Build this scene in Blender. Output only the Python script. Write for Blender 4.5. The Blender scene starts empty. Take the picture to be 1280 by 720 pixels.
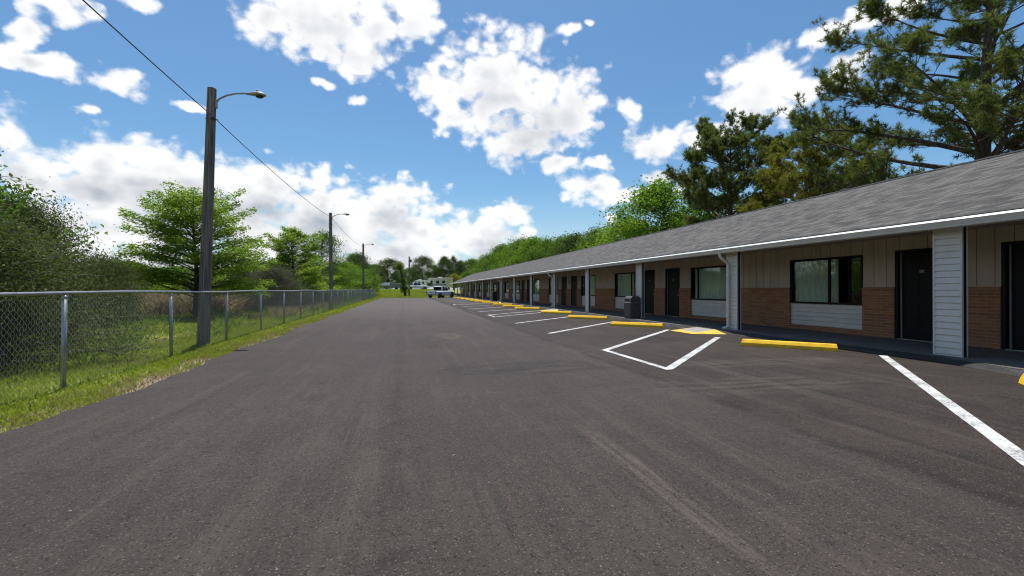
import bpy, bmesh, math, random
import numpy as np
from mathutils import Vector, Matrix
R = math.radians
sc = bpy.context.scene
COL = sc.collection

# ------------------------------------------------------------------ camera
cam_d = bpy.data.cameras.new('camera'); cam = bpy.data.objects.new('camera', cam_d); COL.objects.link(cam)
cam_d.sensor_width = 36; cam_d.lens = 16.0; cam_d.clip_start = .05; cam_d.clip_end = 4000
cam.location = (0, 0, 1.28)
cam.rotation_euler = (R(90.18), 0, -R(13.35))
sc.camera = cam
# ------------------------------------------------------------------ exposure
sc.view_settings.view_transform = 'Standard'; sc.view_settings.look = 'None'
sc.view_settings.exposure = 0.38; sc.view_settings.gamma = 1.0; sc.view_settings.use_curve_mapping = False
# ------------------------------------------------------------------ sun
SUN_EL, SUN_AZ = 75.0, -4.0
sd = bpy.data.lights.new('sun', 'SUN'); sun = bpy.data.objects.new('sun', sd); COL.objects.link(sun)
sd.energy = 5.0; sd.angle = R(.53); sd.color = (1, .955, .89)
sv = Vector((math.sin(R(SUN_AZ))*math.cos(R(SUN_EL)), math.cos(R(SUN_AZ))*math.cos(R(SUN_EL)), math.sin(R(SUN_EL))))
sun.rotation_euler = sv.to_track_quat('Z', 'Y').to_euler()
sun.location = (0, 0, 60)

# ------------------------------------------------------------------ node helper
class NT:
    def __init__(s, tree): s.t = tree; s.n = tree.nodes; s.l = tree.links
    def new(s, typ, **kw):
        n = s.n.new(typ)
        for k, v in kw.items(): setattr(n, k, v)
        return n
    def link(s, a, b): s.l.new(a, b)
    def put(s, sock, v):
        if hasattr(v, 'is_output'): s.l.new(v, sock)
        else: sock.default_value = v
    def math(s, op, a, b=None, c=None, clamp=False):
        n = s.new('ShaderNodeMath', operation=op, use_clamp=clamp)
        for i, v in enumerate((a, b, c)):
            if v is not None: s.put(n.inputs[i], v)
        return n.outputs[0]
    def vmath(s, op, a, b=None, c=None):
        n = s.new('ShaderNodeVectorMath', operation=op)
        for i, v in enumerate((a, b, c)):
            if v is not None: s.put(n.inputs[i], v)
        return n.outputs['Value'] if op in ('LENGTH', 'DOT_PRODUCT') else n.outputs[0]
    def noise(s, vec, scale, detail=4, rough=.5, dist=0.0, color=False):
        n = s.new('ShaderNodeTexNoise'); n.inputs['Scale'].default_value = scale; n.inputs['Detail'].default_value = detail
        n.inputs['Roughness'].default_value = rough; n.inputs['Distortion'].default_value = dist
        if vec is not None: s.link(vec, n.inputs['Vector'])
        return n.outputs['Color' if color else 'Fac']
    def ramp(s, v, lo, hi, a=0.0, b=1.0, smooth=True):
        n = s.new('ShaderNodeMapRange', interpolation_type='SMOOTHSTEP' if smooth else 'LINEAR')
        s.put(n.inputs[0], v); n.inputs[1].default_value = lo; n.inputs[2].default_value = hi
        n.inputs[3].default_value = a; n.inputs[4].default_value = b
        return n.outputs[0]
    def mix(s, f, a, b, mode='MIX'):
        n = s.new('ShaderNodeMix', data_type='RGBA', blend_type=mode)
        s.put(n.inputs[0], f)
        for i, v in ((6, a), (7, b)):
            if isinstance(v, tuple) and len(v) == 3: v = v + (1,)
            s.put(n.inputs[i], v)
        return n.outputs[2]
    def mapping(s, vec, scale=(1, 1, 1), rot=(0, 0, 0), loc=(0, 0, 0)):
        n = s.new('ShaderNodeMapping'); n.inputs['Scale'].default_value = scale; n.inputs['Rotation'].default_value = rot
        n.inputs['Location'].default_value = loc; s.link(vec, n.inputs['Vector']); return n.outputs[0]

# ------------------------------------------------------------------ sky with cumulus clouds (azimuth, elevation, half width, half height; radians)
CLOUDS = [(-0.166,0.524,0.178,0.061),(-0.049,0.491,0.065,0.059),(0.025,0.544,0.059,0.050),(-0.266,0.491,0.065,0.038),(-0.105,0.451,0.070,0.034),(0.198,0.445,0.140,0.079),(0.321,0.370,0.121,0.079),(0.093,0.410,0.083,0.056),(0.251,0.317,0.096,0.051),(0.259,0.488,0.067,0.038),(0.364,0.391,0.072,0.062),(0.119,0.354,0.061,0.031),(0.373,0.513,0.034,0.015),(0.410,0.528,0.017,0.009),(0.398,0.221,0.055,0.040),(0.461,0.196,0.053,0.023),(0.341,0.271,0.038,0.023),(0.415,0.263,0.037,0.018),(0.525,0.200,0.070,0.026),(0.735,0.370,0.090,0.062),(0.704,0.400,0.053,0.035),(0.801,0.351,0.052,0.031),(0.632,0.304,0.075,0.029),(0.555,0.294,0.069,0.031),(0.871,0.369,0.032,0.032),(0.902,0.443,0.063,0.023),(0.846,0.436,0.049,0.021),(0.828,0.428,0.029,0.012),(0.944,0.444,0.030,0.015),(0.487,0.361,0.028,0.030),(0.543,0.236,0.035,0.013),(0.444,0.153,0.020,0.017),(-0.597,0.375,0.021,0.043),(-0.575,0.332,0.038,0.017),(-0.549,0.411,0.043,0.029),(-0.517,0.412,0.021,0.024),(-0.490,0.330,0.042,0.020),(-0.522,0.283,0.017,0.009),(-0.449,0.452,0.028,0.015),(-0.386,0.322,0.028,0.010),(-0.096,0.377,0.019,0.014),(-0.159,0.398,0.024,0.011),(-0.607,0.330,0.020,0.021),(-0.603,0.217,0.041,0.054),(-0.575,0.176,0.050,0.053),(-0.498,0.202,0.059,0.056),(-0.442,0.186,0.064,0.064),(-0.368,0.189,0.084,0.059),(-0.266,0.193,0.102,0.056),(-0.151,0.180,0.106,0.057),(-0.008,0.192,0.091,0.046),(0.059,0.161,0.060,0.030),(-0.057,0.153,0.129,0.049),(0.184,0.134,0.079,0.048),(0.229,0.163,0.046,0.038),(0.145,0.099,0.104,0.035),(0.259,0.125,0.028,0.024),(0.212,0.077,0.053,0.014),(-0.562,0.088,0.122,0.067),(-0.403,0.101,0.172,0.056),(-0.196,0.098,0.202,0.055),(-0.008,0.071,0.181,0.044),(-0.306,0.040,0.323,0.033),(0.163,0.047,0.105,0.024)]
CLOUDS += [(-.50,.16,.14,.05),(-.33,.14,.16,.06),(-.14,.13,.16,.05),(.02,.12,.12,.045),(.215,.40,.10,.07),(.17,.375,.07,.05),(-.16,.49,.14,.06),(.73,.365,.07,.05),(-1.2,.2,.3,.1),(-0.9,.12,.3,.08),(1.5,.15,.3,.08),(2.2,.25,.3,.1),(-2.2,.3,.4,.12),(3.0,.2,.4,.1),(-1.7,.12,.4,.08),(1.3,.5,.12,.06)]

def cloud_group():
    g = bpy.data.node_groups.new('cloud_field', 'ShaderNodeTree')
    g.interface.new_socket('Direction', in_out='INPUT', socket_type='NodeSocketVector')
    g.interface.new_socket('Field', in_out='OUTPUT', socket_type='NodeSocketFloat')
    g.interface.new_socket('Body', in_out='OUTPUT', socket_type='NodeSocketFloat')
    q = NT(g); gi = q.new('NodeGroupInput'); go = q.new('NodeGroupOutput')
    d = gi.outputs[0]
    sx = q.new('ShaderNodeSeparateXYZ'); q.link(d, sx.inputs[0])
    az = q.math('ARCTAN2', sx.outputs[0], sx.outputs[1]); el = q.math('ARCSINE', sx.outputs[2])
    # two scales of domain warp give the billows
    w1 = q.vmath('SUBTRACT', q.noise(d, 9.0, 5, .55, 0, True), (.5, .5, .5))
    cb = q.new('ShaderNodeCombineXYZ'); q.link(az, cb.inputs[0]); q.link(el, cb.inputs[1])
    p = q.vmath('MULTIPLY_ADD', w1, (.075, .062, 0), cb.outputs[0])
    acc = None
    for a, e, ra, re in CLOUDS:
        v = q.vmath('MULTIPLY_ADD', p, (1/ra, 1/re, 0), (-a/ra, -e/re, 0))
        r = q.vmath('LENGTH', v)
        acc = r if acc is None else q.math('SMOOTH_MIN', acc, r, .35)
    n1 = q.noise(q.mapping(d, (1, 1, 1.5)), 12.0, 8, .62, .2)
    n2 = q.noise(q.mapping(d, (1, 1, 1.3)), 34.0, 7, .60, .3)
    vo = q.new('ShaderNodeTexVoronoi'); vo.feature = 'SMOOTH_F1'; vo.inputs['Scale'].default_value = 26; vo.inputs['Smoothness'].default_value = .35
    vo.inputs['Detail'].default_value = 1; vo.inputs['Roughness'].default_value = .6
    q.link(q.vmath('MULTIPLY_ADD', w1, (.05, .05, .05), q.mapping(d, (1, 1, 1.25))), vo.inputs['Vector'])
    puff = q.math('SUBTRACT', .42, vo.outputs['Distance'])
    base = q.math('MULTIPLY_ADD', acc, -1.3, 1.78)
    soft = q.math('MULTIPLY_ADD', q.math('SUBTRACT', n1, .5), 2.1, base)
    soft = q.math('MULTIPLY_ADD', puff, 1.05, soft)
    f = q.math('MULTIPLY_ADD', q.math('SUBTRACT', n2, .5), .95, soft)
    n3 = q.noise(q.mapping(d, (1, 1, 1.5)), 8.0, 3, .5, .2)
    body = q.math('MULTIPLY_ADD', q.math('SUBTRACT', n3, .5), 2.2, base)
    body = q.math('MULTIPLY_ADD', q.math('SUBTRACT', n1, .5), .38, body)
    q.link(f, go.inputs[0]); q.link(q.math('MULTIPLY_ADD', puff, .45, body), go.inputs[1])
    return g

world = bpy.data.worlds.new('World'); sc.world = world; world.use_nodes = True
q = NT(world.node_tree); q.n.clear()
WS = .1
sky = q.new('ShaderNodeTexSky', sky_type='NISHITA'); sky.sun_disc = False
sky.sun_elevation = R(SUN_EL); sky.sun_rotation = R(SUN_AZ); sky.air_density = 1.0; sky.dust_density = 1.0; sky.ozone_density = 1.6
hs = q.new('ShaderNodeHueSaturation'); hs.inputs['Saturation'].default_value = 1.18; hs.inputs['Value'].default_value = .95
q.link(sky.outputs[0], hs.inputs['Color'])
tc = q.new('ShaderNodeTexCoord'); dirn = q.vmath('NORMALIZE', tc.outputs['Generated'])
cg = cloud_group()
def field(vec):
    n = q.new('ShaderNodeGroup'); n.node_tree = cg; q.link(vec, n.inputs[0]); return n.outputs
f0 = field(dirn)
f1 = field(q.vmath('NORMALIZE', q.vmath('ADD', dirn, (0, 0, .05))))
mask = q.ramp(f0[0], -.08, .78)
fine = q.noise(q.mapping(dirn, (1, 1, 1.6)), 17.0, 4, .5, .3)
th = q.math('MULTIPLY_ADD', f0[1], .5, q.math('MULTIPLY', f1[1], .5))
th = q.math('MULTIPLY_ADD', q.math('SUBTRACT', fine, .5), .6, th)
shade = q.ramp(th, .60, 1.95)
low = q.math('SUBTRACT', 1, q.ramp(q.vmath('DOT_PRODUCT', dirn, (0, 0, 1)), .12, .42))
shade = q.math('MULTIPLY', shade, q.math('MULTIPLY_ADD', low, .35, .65))
ccol = q.mix(shade, (8.2, 8.2, 8.2), (3.0, 3.4, 4.05))
tint = q.mix(1.0, hs.outputs[0], (.85, 1.04, 1.07), 'MULTIPLY')
hz = q.ramp(q.vmath('DOT_PRODUCT', dirn, (0, 0, 1)), .0, .22, .42, 0)
skyc = q.mix(mask, q.mix(hz, tint, (6.0, 6.8, 7.6)), ccol)
sep = q.new('ShaderNodeSeparateXYZ'); q.link(dirn, sep.inputs[0])
bg = q.new('ShaderNodeBackground'); bg.inputs['Strength'].default_value = WS; q.link(skyc, bg.inputs['Color'])
wo = q.new('ShaderNodeOutputWorld'); q.link(bg.outputs[0], wo.inputs[0])
world.cycles.sampling_method = 'MANUAL'; world.cycles.sample_map_resolution = 256
sc.cycles.pixel_filter_type = 'BLACKMAN_HARRIS'; sc.cycles.filter_width = 1.15
sc.cycles.max_bounces = 5; sc.cycles.diffuse_bounces = 3; sc.cycles.glossy_bounces = 2; sc.cycles.transmission_bounces = 3; sc.cycles.transparent_max_bounces = 8

# ------------------------------------------------------------------ materials
MATS = {}
def mat(name):
    m = bpy.data.materials.new(name); m.use_nodes = True; m.node_tree.nodes.clear()
    q = NT(m.node_tree); o = q.new('ShaderNodeOutputMaterial'); MATS[name] = m
    return m, q, o
def bsdf(q, o, color, rough=.6, metal=0.0, spec=.5, bump=None, bump_s=.3, bump_d=.01):
    b = q.new('ShaderNodeBsdfPrincipled')
    if isinstance(color, tuple) and len(color) == 3: color = color + (1,)
    q.put(b.inputs['Base Color'], color); q.put(b.inputs['Roughness'], rough); q.put(b.inputs['Metallic'], metal)
    b.inputs['Specular IOR Level'].default_value = spec
    if bump is not None:
        bn = q.new('ShaderNodeBump'); bn.inputs['Strength'].default_value = bump_s; bn.inputs['Distance'].default_value = bump_d
        q.link(bump, bn.inputs['Height']); q.link(bn.outputs[0], b.inputs['Normal'])
    q.link(b.outputs[0], o.inputs[0]); return b
def worn(name, c1, c2, rough=.6, scale=6.0, metal=0.0, stretch=(1, 1, 1), spec=.5, bump_s=.15):
    """painted / plain surface with mild soiling"""
    m, q, o = mat(name); pos = q.new('ShaderNodeTexCoord').outputs['Object']
    n = q.noise(q.mapping(pos, stretch), scale, 6, .6); n2 = q.noise(pos, scale*9, 3, .6)
    c = q.mix(q.ramp(n, .38, .68), c1, c2); c = q.mix(q.ramp(n2, .3, .75, 0, .25), c, c2)
    bsdf(q, o, c, rough, metal, spec, n2, bump_s, .004); return m

# asphalt: aggregate, patches, tyre streaks, dust
m, q, o = mat('asphalt'); pos = q.new('ShaderNodeNewGeometry').outputs['Position']
sx = q.new('ShaderNodeSeparateXYZ'); q.link(pos, sx.inputs[0])
agg = q.noise(pos, 52, 4, .85); agg2 = q.noise(pos, 19, 5, .8)
c = q.mix(q.ramp(agg, .38, .63), (.0056, .0040, .0034), (.036, .0248, .0207))
vg = q.new('ShaderNodeTexVoronoi'); vg.inputs['Scale'].default_value = 105; q.link(pos, vg.inputs['Vector'])
vs_ = q.new('ShaderNodeSeparateColor'); q.link(vg.outputs['Color'], vs_.inputs[0])
c = q.mix(q.ramp(agg2, .40, .62, 0, .5), c, (.033, .0234, .0197))
c = q.mix(q.ramp(q.noise(pos, .5, 7, .68), .40, .64, 0, .55), c, (.043, .031, .0262))
c = q.mix(q.ramp(q.noise(pos, 1.7, 8, .72), .50, .66, 0, .65), c, (.0095, .0075, .0070))
st = q.noise(q.mapping(pos, (2.6, .13, 1), (0, 0, R(3))), 1.0, 8, .70)
c = q.mix(q.ramp(st, .50, .68, 0, .52), c, (.064, .050, .043))
st2 = q.noise(q.mapping(pos, (5.5, .22, 1), (0, 0, R(-5)), (4, 2, 0)), 1.0, 8, .70)
c = q.mix(q.ramp(st2, .52, .68, 0, .62), c, (.0075, .0062, .0060))
st3 = q.noise(q.mapping(pos, (9, .35, 1), (0, 0, R(-26)), (1.7, .4, 0)), 1.0, 9, .74)
c = q.mix(q.ramp(st3, .56, .72, 0, .5), c, (.085, .066, .055))
st4 = q.noise(q.mapping(pos, (.35, 6, 1), (0, 0, R(14)), (3.1, 7, 0)), 1.0, 8, .72)
c = q.mix(q.ramp(st4, .58, .74, 0, .4), c, (.075, .060, .050))
# the driving lane is older and paler than the parking strip; extra paling with distance paints in the grazing-angle sheen
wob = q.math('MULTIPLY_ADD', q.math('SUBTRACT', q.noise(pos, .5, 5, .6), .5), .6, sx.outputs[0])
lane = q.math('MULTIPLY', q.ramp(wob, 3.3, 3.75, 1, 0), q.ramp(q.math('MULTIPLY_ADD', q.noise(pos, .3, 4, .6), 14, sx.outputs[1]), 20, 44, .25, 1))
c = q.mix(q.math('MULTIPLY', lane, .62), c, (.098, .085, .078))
seam = q.math('MULTIPLY', q.math('MULTIPLY', q.ramp(wob, 3.40, 3.50), q.ramp(wob, 3.54, 3.72, 1, 0)), q.ramp(q.noise(pos, 1.3, 5, .7), .35, .6))
c = q.mix(q.math('MULTIPLY', seam, .6), c, (0.0043, 0.0032, 0.0028))
# worn joint in the lane, tan tyre scrubs and an old patch
jw = q.math('MULTIPLY_ADD', q.math('SUBTRACT', q.noise(pos, .9, 6, .7), .5), .5, sx.outputs[0])
jt = q.math('MULTIPLY', q.ramp(q.math('ABSOLUTE', q.math('ADD', jw, .08)), .03, .13, 1, 0), q.ramp(q.noise(pos, 2.1, 6, .7), .42, .62))
c = q.mix(q.math('MULTIPLY', jt, .35), c, (0.0068, 0.0049, 0.0041))
def stain(c, x0, y0, wx, wy, col, k, n_s=(14, 1.0)):
    e = q.vmath('LENGTH', q.vmath('MULTIPLY_ADD', pos, (1/wx, 1/wy, 0), (-x0/wx, -y0/wy, 0)))
    n = q.noise(q.mapping(pos, (n_s[0], n_s[1], 1)), 1.0, 7, .7)
    return q.mix(q.math('MULTIPLY', q.math('MULTIPLY', q.ramp(e, .45, 1.0, 1, 0), q.ramp(n, .42, .62)), k), c, col)
c = stain(c, 1.62, 2.7, .15, 1.5, (.105, .082, .066), .8)
c = stain(c, 1.05, 2.4, .9, 1.6, (.052, .042, .036), .5)
c = stain(c, .75, 11.3, .55, 1.9, (.020, .014, .009), .85, (5, 2))
c = stain(c, 1.2, 12.6, .5, 1.2, (.105, .082, .062), .7, (3, 6))
c = stain(c, 6.2, 6.8, 2.3, .5, (.085, .068, .057), .6, (1, 9))
c = stain(c, 4.4, 5.2, 2.6, .7, (.070, .057, .048), .55, (1, 8))
c = stain(c, 2.0, 7.2, 2.2, .8, (.008, .0068, .0062), .7, (1, 4))
c = stain(c, -1.2, 5.0, 1.2, 2.2, (.058, .047, .042), .6, (3, 1))
c = stain(c, 5.9, 18.5, 1.3, 1.2, (.008, .007, .0065), .75, (3, 3))
c = stain(c, 6.3, 10.6, 1.0, .8, (.009, .008, .0075), .75, (3, 3))
fl = q.new('ShaderNodeTexVoronoi'); fl.inputs['Scale'].default_value = 9.0; q.link(pos, fl.inputs['Vector'])
fr = q.new('ShaderNodeSeparateColor'); q.link(fl.outputs['Color'], fr.inputs[0])
fleck = q.math('MULTIPLY', q.ramp(fl.outputs['Distance'], .035, .07, 1, 0), q.math('GREATER_THAN', fr.outputs[0], .72))
c = q.mix(q.math('MULTIPLY', q.ramp(vs_.outputs[0], .84, .99, 0, .8, False), q.ramp(vg.outputs['Distance'], .35, .6, 1, 0)), c, (.135, .115, .102))
c = q.mix(q.math('MULTIPLY', q.math('LESS_THAN', vs_.outputs[1], .17), q.ramp(agg2, .4, .6, .15, .75)), c, (.003, .0025, .0025))
c = q.mix(fleck, c, (.17, .155, .14))
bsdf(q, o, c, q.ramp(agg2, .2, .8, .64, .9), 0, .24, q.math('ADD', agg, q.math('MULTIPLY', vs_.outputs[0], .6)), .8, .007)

m, q, o = mat('ground_soil'); pos = q.new('ShaderNodeNewGeometry').outputs['Position']
sx = q.new('ShaderNodeSeparateXYZ'); q.link(pos, sx.inputs[0])
c = q.mix(q.noise(pos, 9, 6, .7), (.11, .15, .02), (.24, .28, .05))
c = q.mix(q.ramp(q.noise(pos, .8, 6, .65), .50, .66, 0, .8), c, (.24, .20, .10))
c = q.mix(q.ramp(q.noise(pos, .22, 5, .6), .45, .65, 0, .6), c, (.28, .28, .07))
edge = q.math('ADD', sx.outputs[0], q.math('MULTIPLY', q.math('SUBTRACT', q.noise(pos, 1.6, 6, .7), .5), 1.5))
sand = q.math('MULTIPLY', q.ramp(edge, -3.80, -3.50), q.math('LESS_THAN', sx.outputs[1], 70))
c = q.mix(sand, c, q.mix(q.noise(pos, 26, 6, .75), (.13, .10, .065), (.40, .34, .25)))
bsdf(q, o, c, .95, 0, .1, q.noise(pos, 22, 6, .7), .8, .04)

def blades(name, a, b, dry, trans=.35):
    m, q, o = mat(name); geo = q.new('ShaderNodeNewGeometry')
    r = geo.outputs['Random Per Island']
    c = q.mix(r, a, b); c = q.mix(q.ramp(q.noise(geo.outputs['Position'], .9, 4, .6), .5, .72, 0, .8), c, dry)
    b1 = q.new('ShaderNodeBsdfPrincipled'); q.link(c, b1.inputs['Base Color']); b1.inputs['Roughness'].default_value = .7; b1.inputs['Specular IOR Level'].default_value = .12
    t = q.new('ShaderNodeBsdfTranslucent'); q.link(q.mix(.5, c, (a[0]*1.3+.02, a[1]*1.5+.03, a[2]*.6), 'MIX'), t.inputs['Color'])
    mx = q.new('ShaderNodeMixShader'); mx.inputs[0].default_value = trans; q.link(b1.outputs[0], mx.inputs[1]); q.link(t.outputs[0], mx.inputs[2])
    q.link(mx.outputs[0], o.inputs[0]); return m
blades('grass', (.15, .195, .024), (.34, .37, .06), (.38, .33, .11), .45)
blades('weeds', (.09, .16, .02), (.20, .28, .045), (.28, .26, .09), .42)
blades('leaf_olive', (.042, .062, .016), (.125, .150, .055), (.15, .165, .085), .34)
blades('leaf_fresh', (.085, .165, .016), (.21, .33, .035), (.24, .35, .05), .5)
blades('leaf_lime', (.135, .215, .022), (.29, .375, .055), (.30, .37, .07), .5)
blades('leaf_mid', (.060, .115, .018), (.155, .24, .038), (.19, .27, .05), .45)
blades('leaf_dark', (.036, .064, .018), (.095, .145, .040), (.11, .15, .05), .38)
blades('leaf_yellow', (.14, .17, .022), (.30, .29, .045), (.25, .27, .05), .45)
blades('needle', (.068, .095, .026), (.185, .215, .058), (.22, .22, .07), .42)
blades('needle_yellow', (.13, .145, .022), (.30, .265, .045), (.18, .20, .06), .42)
blades('dry_brush', (.17, .12, .08), (.42, .32, .23), (.35, .31, .18), .3)
blades('leaf_grey', (.055, .06, .035), (.17, .165, .13), (.2, .19, .14), .25)

def bark(name, a, b, sc_=14):
    m, q, o = mat(name); pos = q.new('ShaderNodeTexCoord').outputs['Object']
    n = q.noise(q.mapping(pos, (1, 1, .22)), sc_, 6, .65, .4)
    bsdf(q, o, q.mix(q.ramp(n, .3, .7), a, b), .9, 0, .2, n, .8, .03); return m
bark('bark_pine', (.036, .028, .023), (.135, .105, .085)); bark('bark_dark', (.025, .021, .018), (.085, .07, .055)); bark('bark_grey', (.06, .05, .04), (.18, .155, .13))

# weathered pole timber
m, q, o = mat('pole_wood'); pos = q.new('ShaderNodeTexCoord').outputs['Object']
gr = q.noise(q.mapping(pos, (22, 22, .7)), 1.6, 7, .65, .3); big = q.noise(q.mapping(pos, (3, 3, .5)), 1.5, 4, .5)
c = q.mix(q.ramp(gr, .3, .7), (.075, .060, .050), (.30, .255, .22)); c = q.mix(q.ramp(big, .45, .7, 0, .5), c, (.15, .155, .12))
bsdf(q, o, c, .9, 0, .15, gr, .9, .02)
worn('wire_zinc', (.58, .59, .59), (.46, .47, .47), .5, 9, .3)
worn('galvanised', (.36, .38, .40), (.25, .265, .28), .42, 9, .75)
worn('lamp_housing', (.34, .34, .33), (.23, .23, .22), .5, 8, .3)
worn('wire_black', (.018, .018, .02), (.03, .03, .03), .6)
worn('white_siding', (.62, .585, .53), (.54, .51, .465), .45, 3, spec=.4)
worn('lip_white', (.85, .86, .86), (.78, .79, .79), .4, 4)
worn('gutter_paint', (.60, .58, .545), (.53, .515, .485), .5, 4, spec=.3)
worn('white_metal', (.72, .74, .75), (.60, .62, .63), .35, 4, spec=.5)
worn('tan_board', (.43, .365, .29), (.36, .305, .245), .75, 2.5, stretch=(1, 1, .3))
worn('soffit', (.40, .36, .31), (.32, .29, .25), .8, 2)
worn('black_trim', (.006, .006, .0065), (.010, .010, .011), .55, 8, spec=.2)
worn('door_black', (.0045, .0048, .0055), (.008, .008, .0085), .5, 5, spec=.16)
worn('interior', (.012, .012, .013), (.02, .02, .02), .9)
worn('curtain', (.80, .84, .78), (.68, .73, .67), .85, 3, stretch=(1, 6, .2))
m, q, o = mat('yellow_paint'); pos = q.new('ShaderNodeNewGeometry').outputs['Position']
n = q.noise(pos, 5, 6, .7); n2 = q.noise(pos, 45, 4, .75)
c = q.mix(q.ramp(n, .35, .7), (.92, .56, .018), (.80, .44, .02)); c = q.mix(q.math('MULTIPLY', q.ramp(n2, .55, .66), q.ramp(n, .42, .6, .15, .8)), c, (.30, .24, .15))
c = q.mix(q.ramp(q.noise(q.mapping(pos, (3, 3, 22)), 1.6, 6, .7), .58, .72, 0, .55), c, (.10, .08, .05))
bsdf(q, o, c, .6, 0, .3, n2, .6, .006)
worn('ramp_grey', (.27, .255, .235), (.20, .19, .175), .8, 12)
worn('ramp_yellow', (.70, .44, .03), (.46, .29, .04), .75, 10, bump_s=.4)
worn('tar', (.009, .009, .010), (.02, .019, .019), .75, 10, bump_s=.5)
worn('can_brown', (.060, .052, .047), (.10, .088, .08), .55, 10)
worn('can_black', (.012, .012, .013), (.022, .022, .022), .5, 8)
worn('plastic_white', (.75, .75, .73), (.65, .65, .63), .4, 6)
worn('car_white', (.72, .73, .74), (.62, .63, .64), .22, 2)
worn('rubber', (.012, .012, .012), (.02, .02, .02), .8, 12)
worn('chrome', (.5, .5, .52), (.4, .4, .42), .25, 6, .9)
worn('tail_red', (.32, .012, .015), (.25, .01, .012), .25, 6)
worn('glass_dark', (.012, .014, .017), (.02, .022, .025), .06, 3, spec=.8)
worn('camper_cream', (.55, .51, .42), (.46, .43, .36), .45, 3)
worn('grey_paint', (.16, .17, .18), (.11, .12, .125), .5, 4)
worn('stripe_blue', (.08, .13, .24), (.06, .10, .2), .4, 4)
worn('knob_metal', (.45, .42, .36), (.35, .33, .28), .3, 8, .9)

# road paint, worn through
m, q, o = mat('road_paint'); pos = q.new('ShaderNodeNewGeometry').outputs['Position']
n = q.noise(pos, 34, 5, .75); n2 = q.noise(pos, 3, 4, .6)
wear = q.math('MULTIPLY_ADD', q.ramp(n, .47, .60), q.ramp(n2, .40, .60, 0, .85), q.ramp(q.noise(pos, 60, 4, .8), .60, .70, 0, .6), True)
c = q.mix(q.ramp(n2, .3, .7), (.50, .505, .50), (.38, .38, .375)); c = q.mix(wear, c, (.045, .04, .038))
bsdf(q, o, c, .7, 0, .3, n, .4, .004)
# walkway concrete
m, q, o = mat('concrete'); pos = q.new('ShaderNodeNewGeometry').outputs['Position']
n = q.noise(pos, 40, 5, .7); c = q.mix(q.ramp(q.noise(pos, 1.2, 6, .65), .3, .7), (.12, .112, .103), (.185, .172, .158))
c = q.mix(q.ramp(n, .3, .7, 0, .3), c, (.07, .068, .065)); bsdf(q, o, c, .85, 0, .25, n, .4, .005)

def brick_mat(name, bw, bh, c1, c2, mortar, msize, axis):
    m, q, o = mat(name); pos = q.new('ShaderNodeTexCoord').outputs['Object']
    sx = q.new('ShaderNodeSeparateXYZ'); q.link(pos, sx.inputs[0]); cb = q.new('ShaderNodeCombineXYZ')
    q.link(q.math('ADD', sx.outputs[1], sx.outputs[0]), cb.inputs[0]); q.link(sx.outputs[2] if axis == 'z' else sx.outputs[0], cb.inputs[1])
    b = q.new('ShaderNodeTexBrick'); q.link(cb.outputs[0], b.inputs['Vector'])
    b.inputs['Scale'].default_value = 1; b.inputs['Brick Width'].default_value = bw; b.inputs['Row Height'].default_value = bh
    b.inputs['Mortar Size'].default_value = msize; b.inputs['Mortar Smooth'].default_value = .2; b.inputs['Bias'].default_value = 0
    b.inputs['Color1'].default_value = c1+(1,); b.inputs['Color2'].default_value = c2+(1,); b.inputs['Mortar'].default_value = mortar+(1,)
    return m, q, o, pos, b
m, q, o, pos, b = brick_mat('brick', .295, .068, (.37, .158, .068), (.235, .098, .043), (.29, .215, .16), .009, 'z')
n = q.noise(pos, 30, 5, .7); c = q.mix(q.ramp(n, .3, .8, 0, .3), b.outputs['Color'], (.16, .075, .042))
bsdf(q, o, c, .85, 0, .2, q.math('MULTIPLY_ADD', n, .25, b.outputs['Fac']), -.6, .008)
# shingles
m, q, o, pos, b = brick_mat('shingle', .24, .128, (.128, .122, .116), (.024, .024, .025), (.010, .010, .010), .010, 'x')
wn = q.new('ShaderNodeTexNoise'); wn.inputs['Scale'].default_value = 1; wn.inputs['Detail'].default_value = 3; q.link(q.mapping(pos, (7.5, 4.2, 1)), wn.inputs['Vector'])
n = q.noise(pos, 70, 4, .8); n2 = q.noise(pos, 16, 4, .7)
c = q.mix(q.ramp(wn.outputs['Fac'], .44, .62, 0, .14), b.outputs['Color'], (.150, .145, .138)); c = q.mix(q.ramp(n2, .42, .66, 0, .32), c, (.034, .034, .035)); c = q.mix(q.ramp(n, .40, .70, 0, .35), c, (.19, .185, .18))
c = q.mix(q.ramp(q.noise(pos, .35, 5, .6), .35, .7, 0, .12), c, (.10, .097, .09))
bsdf(q, o, c, .92, 0, .2, q.math('MULTIPLY_ADD', b.outputs['Fac'], -.8, n), .6, .012)
# window glass
m, q, o = mat('window_glass'); t = q.new('ShaderNodeBsdfTransparent'); t.inputs[0].default_value = (.84, .88, .85, 1)
g = q.new('ShaderNodeBsdfGlossy'); g.inputs['Roughness'].default_value = .015; g.inputs[0].default_value = (.9, .95, .95, 1)
fz = q.new('ShaderNodeFresnel'); bk = q.new('ShaderNodeNewGeometry').outputs['Backfacing']; q.link(q.math('MULTIPLY_ADD', bk, 1/1.6-1.6, 1.6), fz.inputs[0])
mx = q.new('ShaderNodeMixShader'); q.link(q.math('MULTIPLY_ADD', fz.outputs[0], .62, .01, True), mx.inputs[0]); q.link(t.outputs[0], mx.inputs[1]); q.link(g.outputs[0], mx.inputs[2]); q.link(mx.outputs[0], o.inputs[0])

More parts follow.
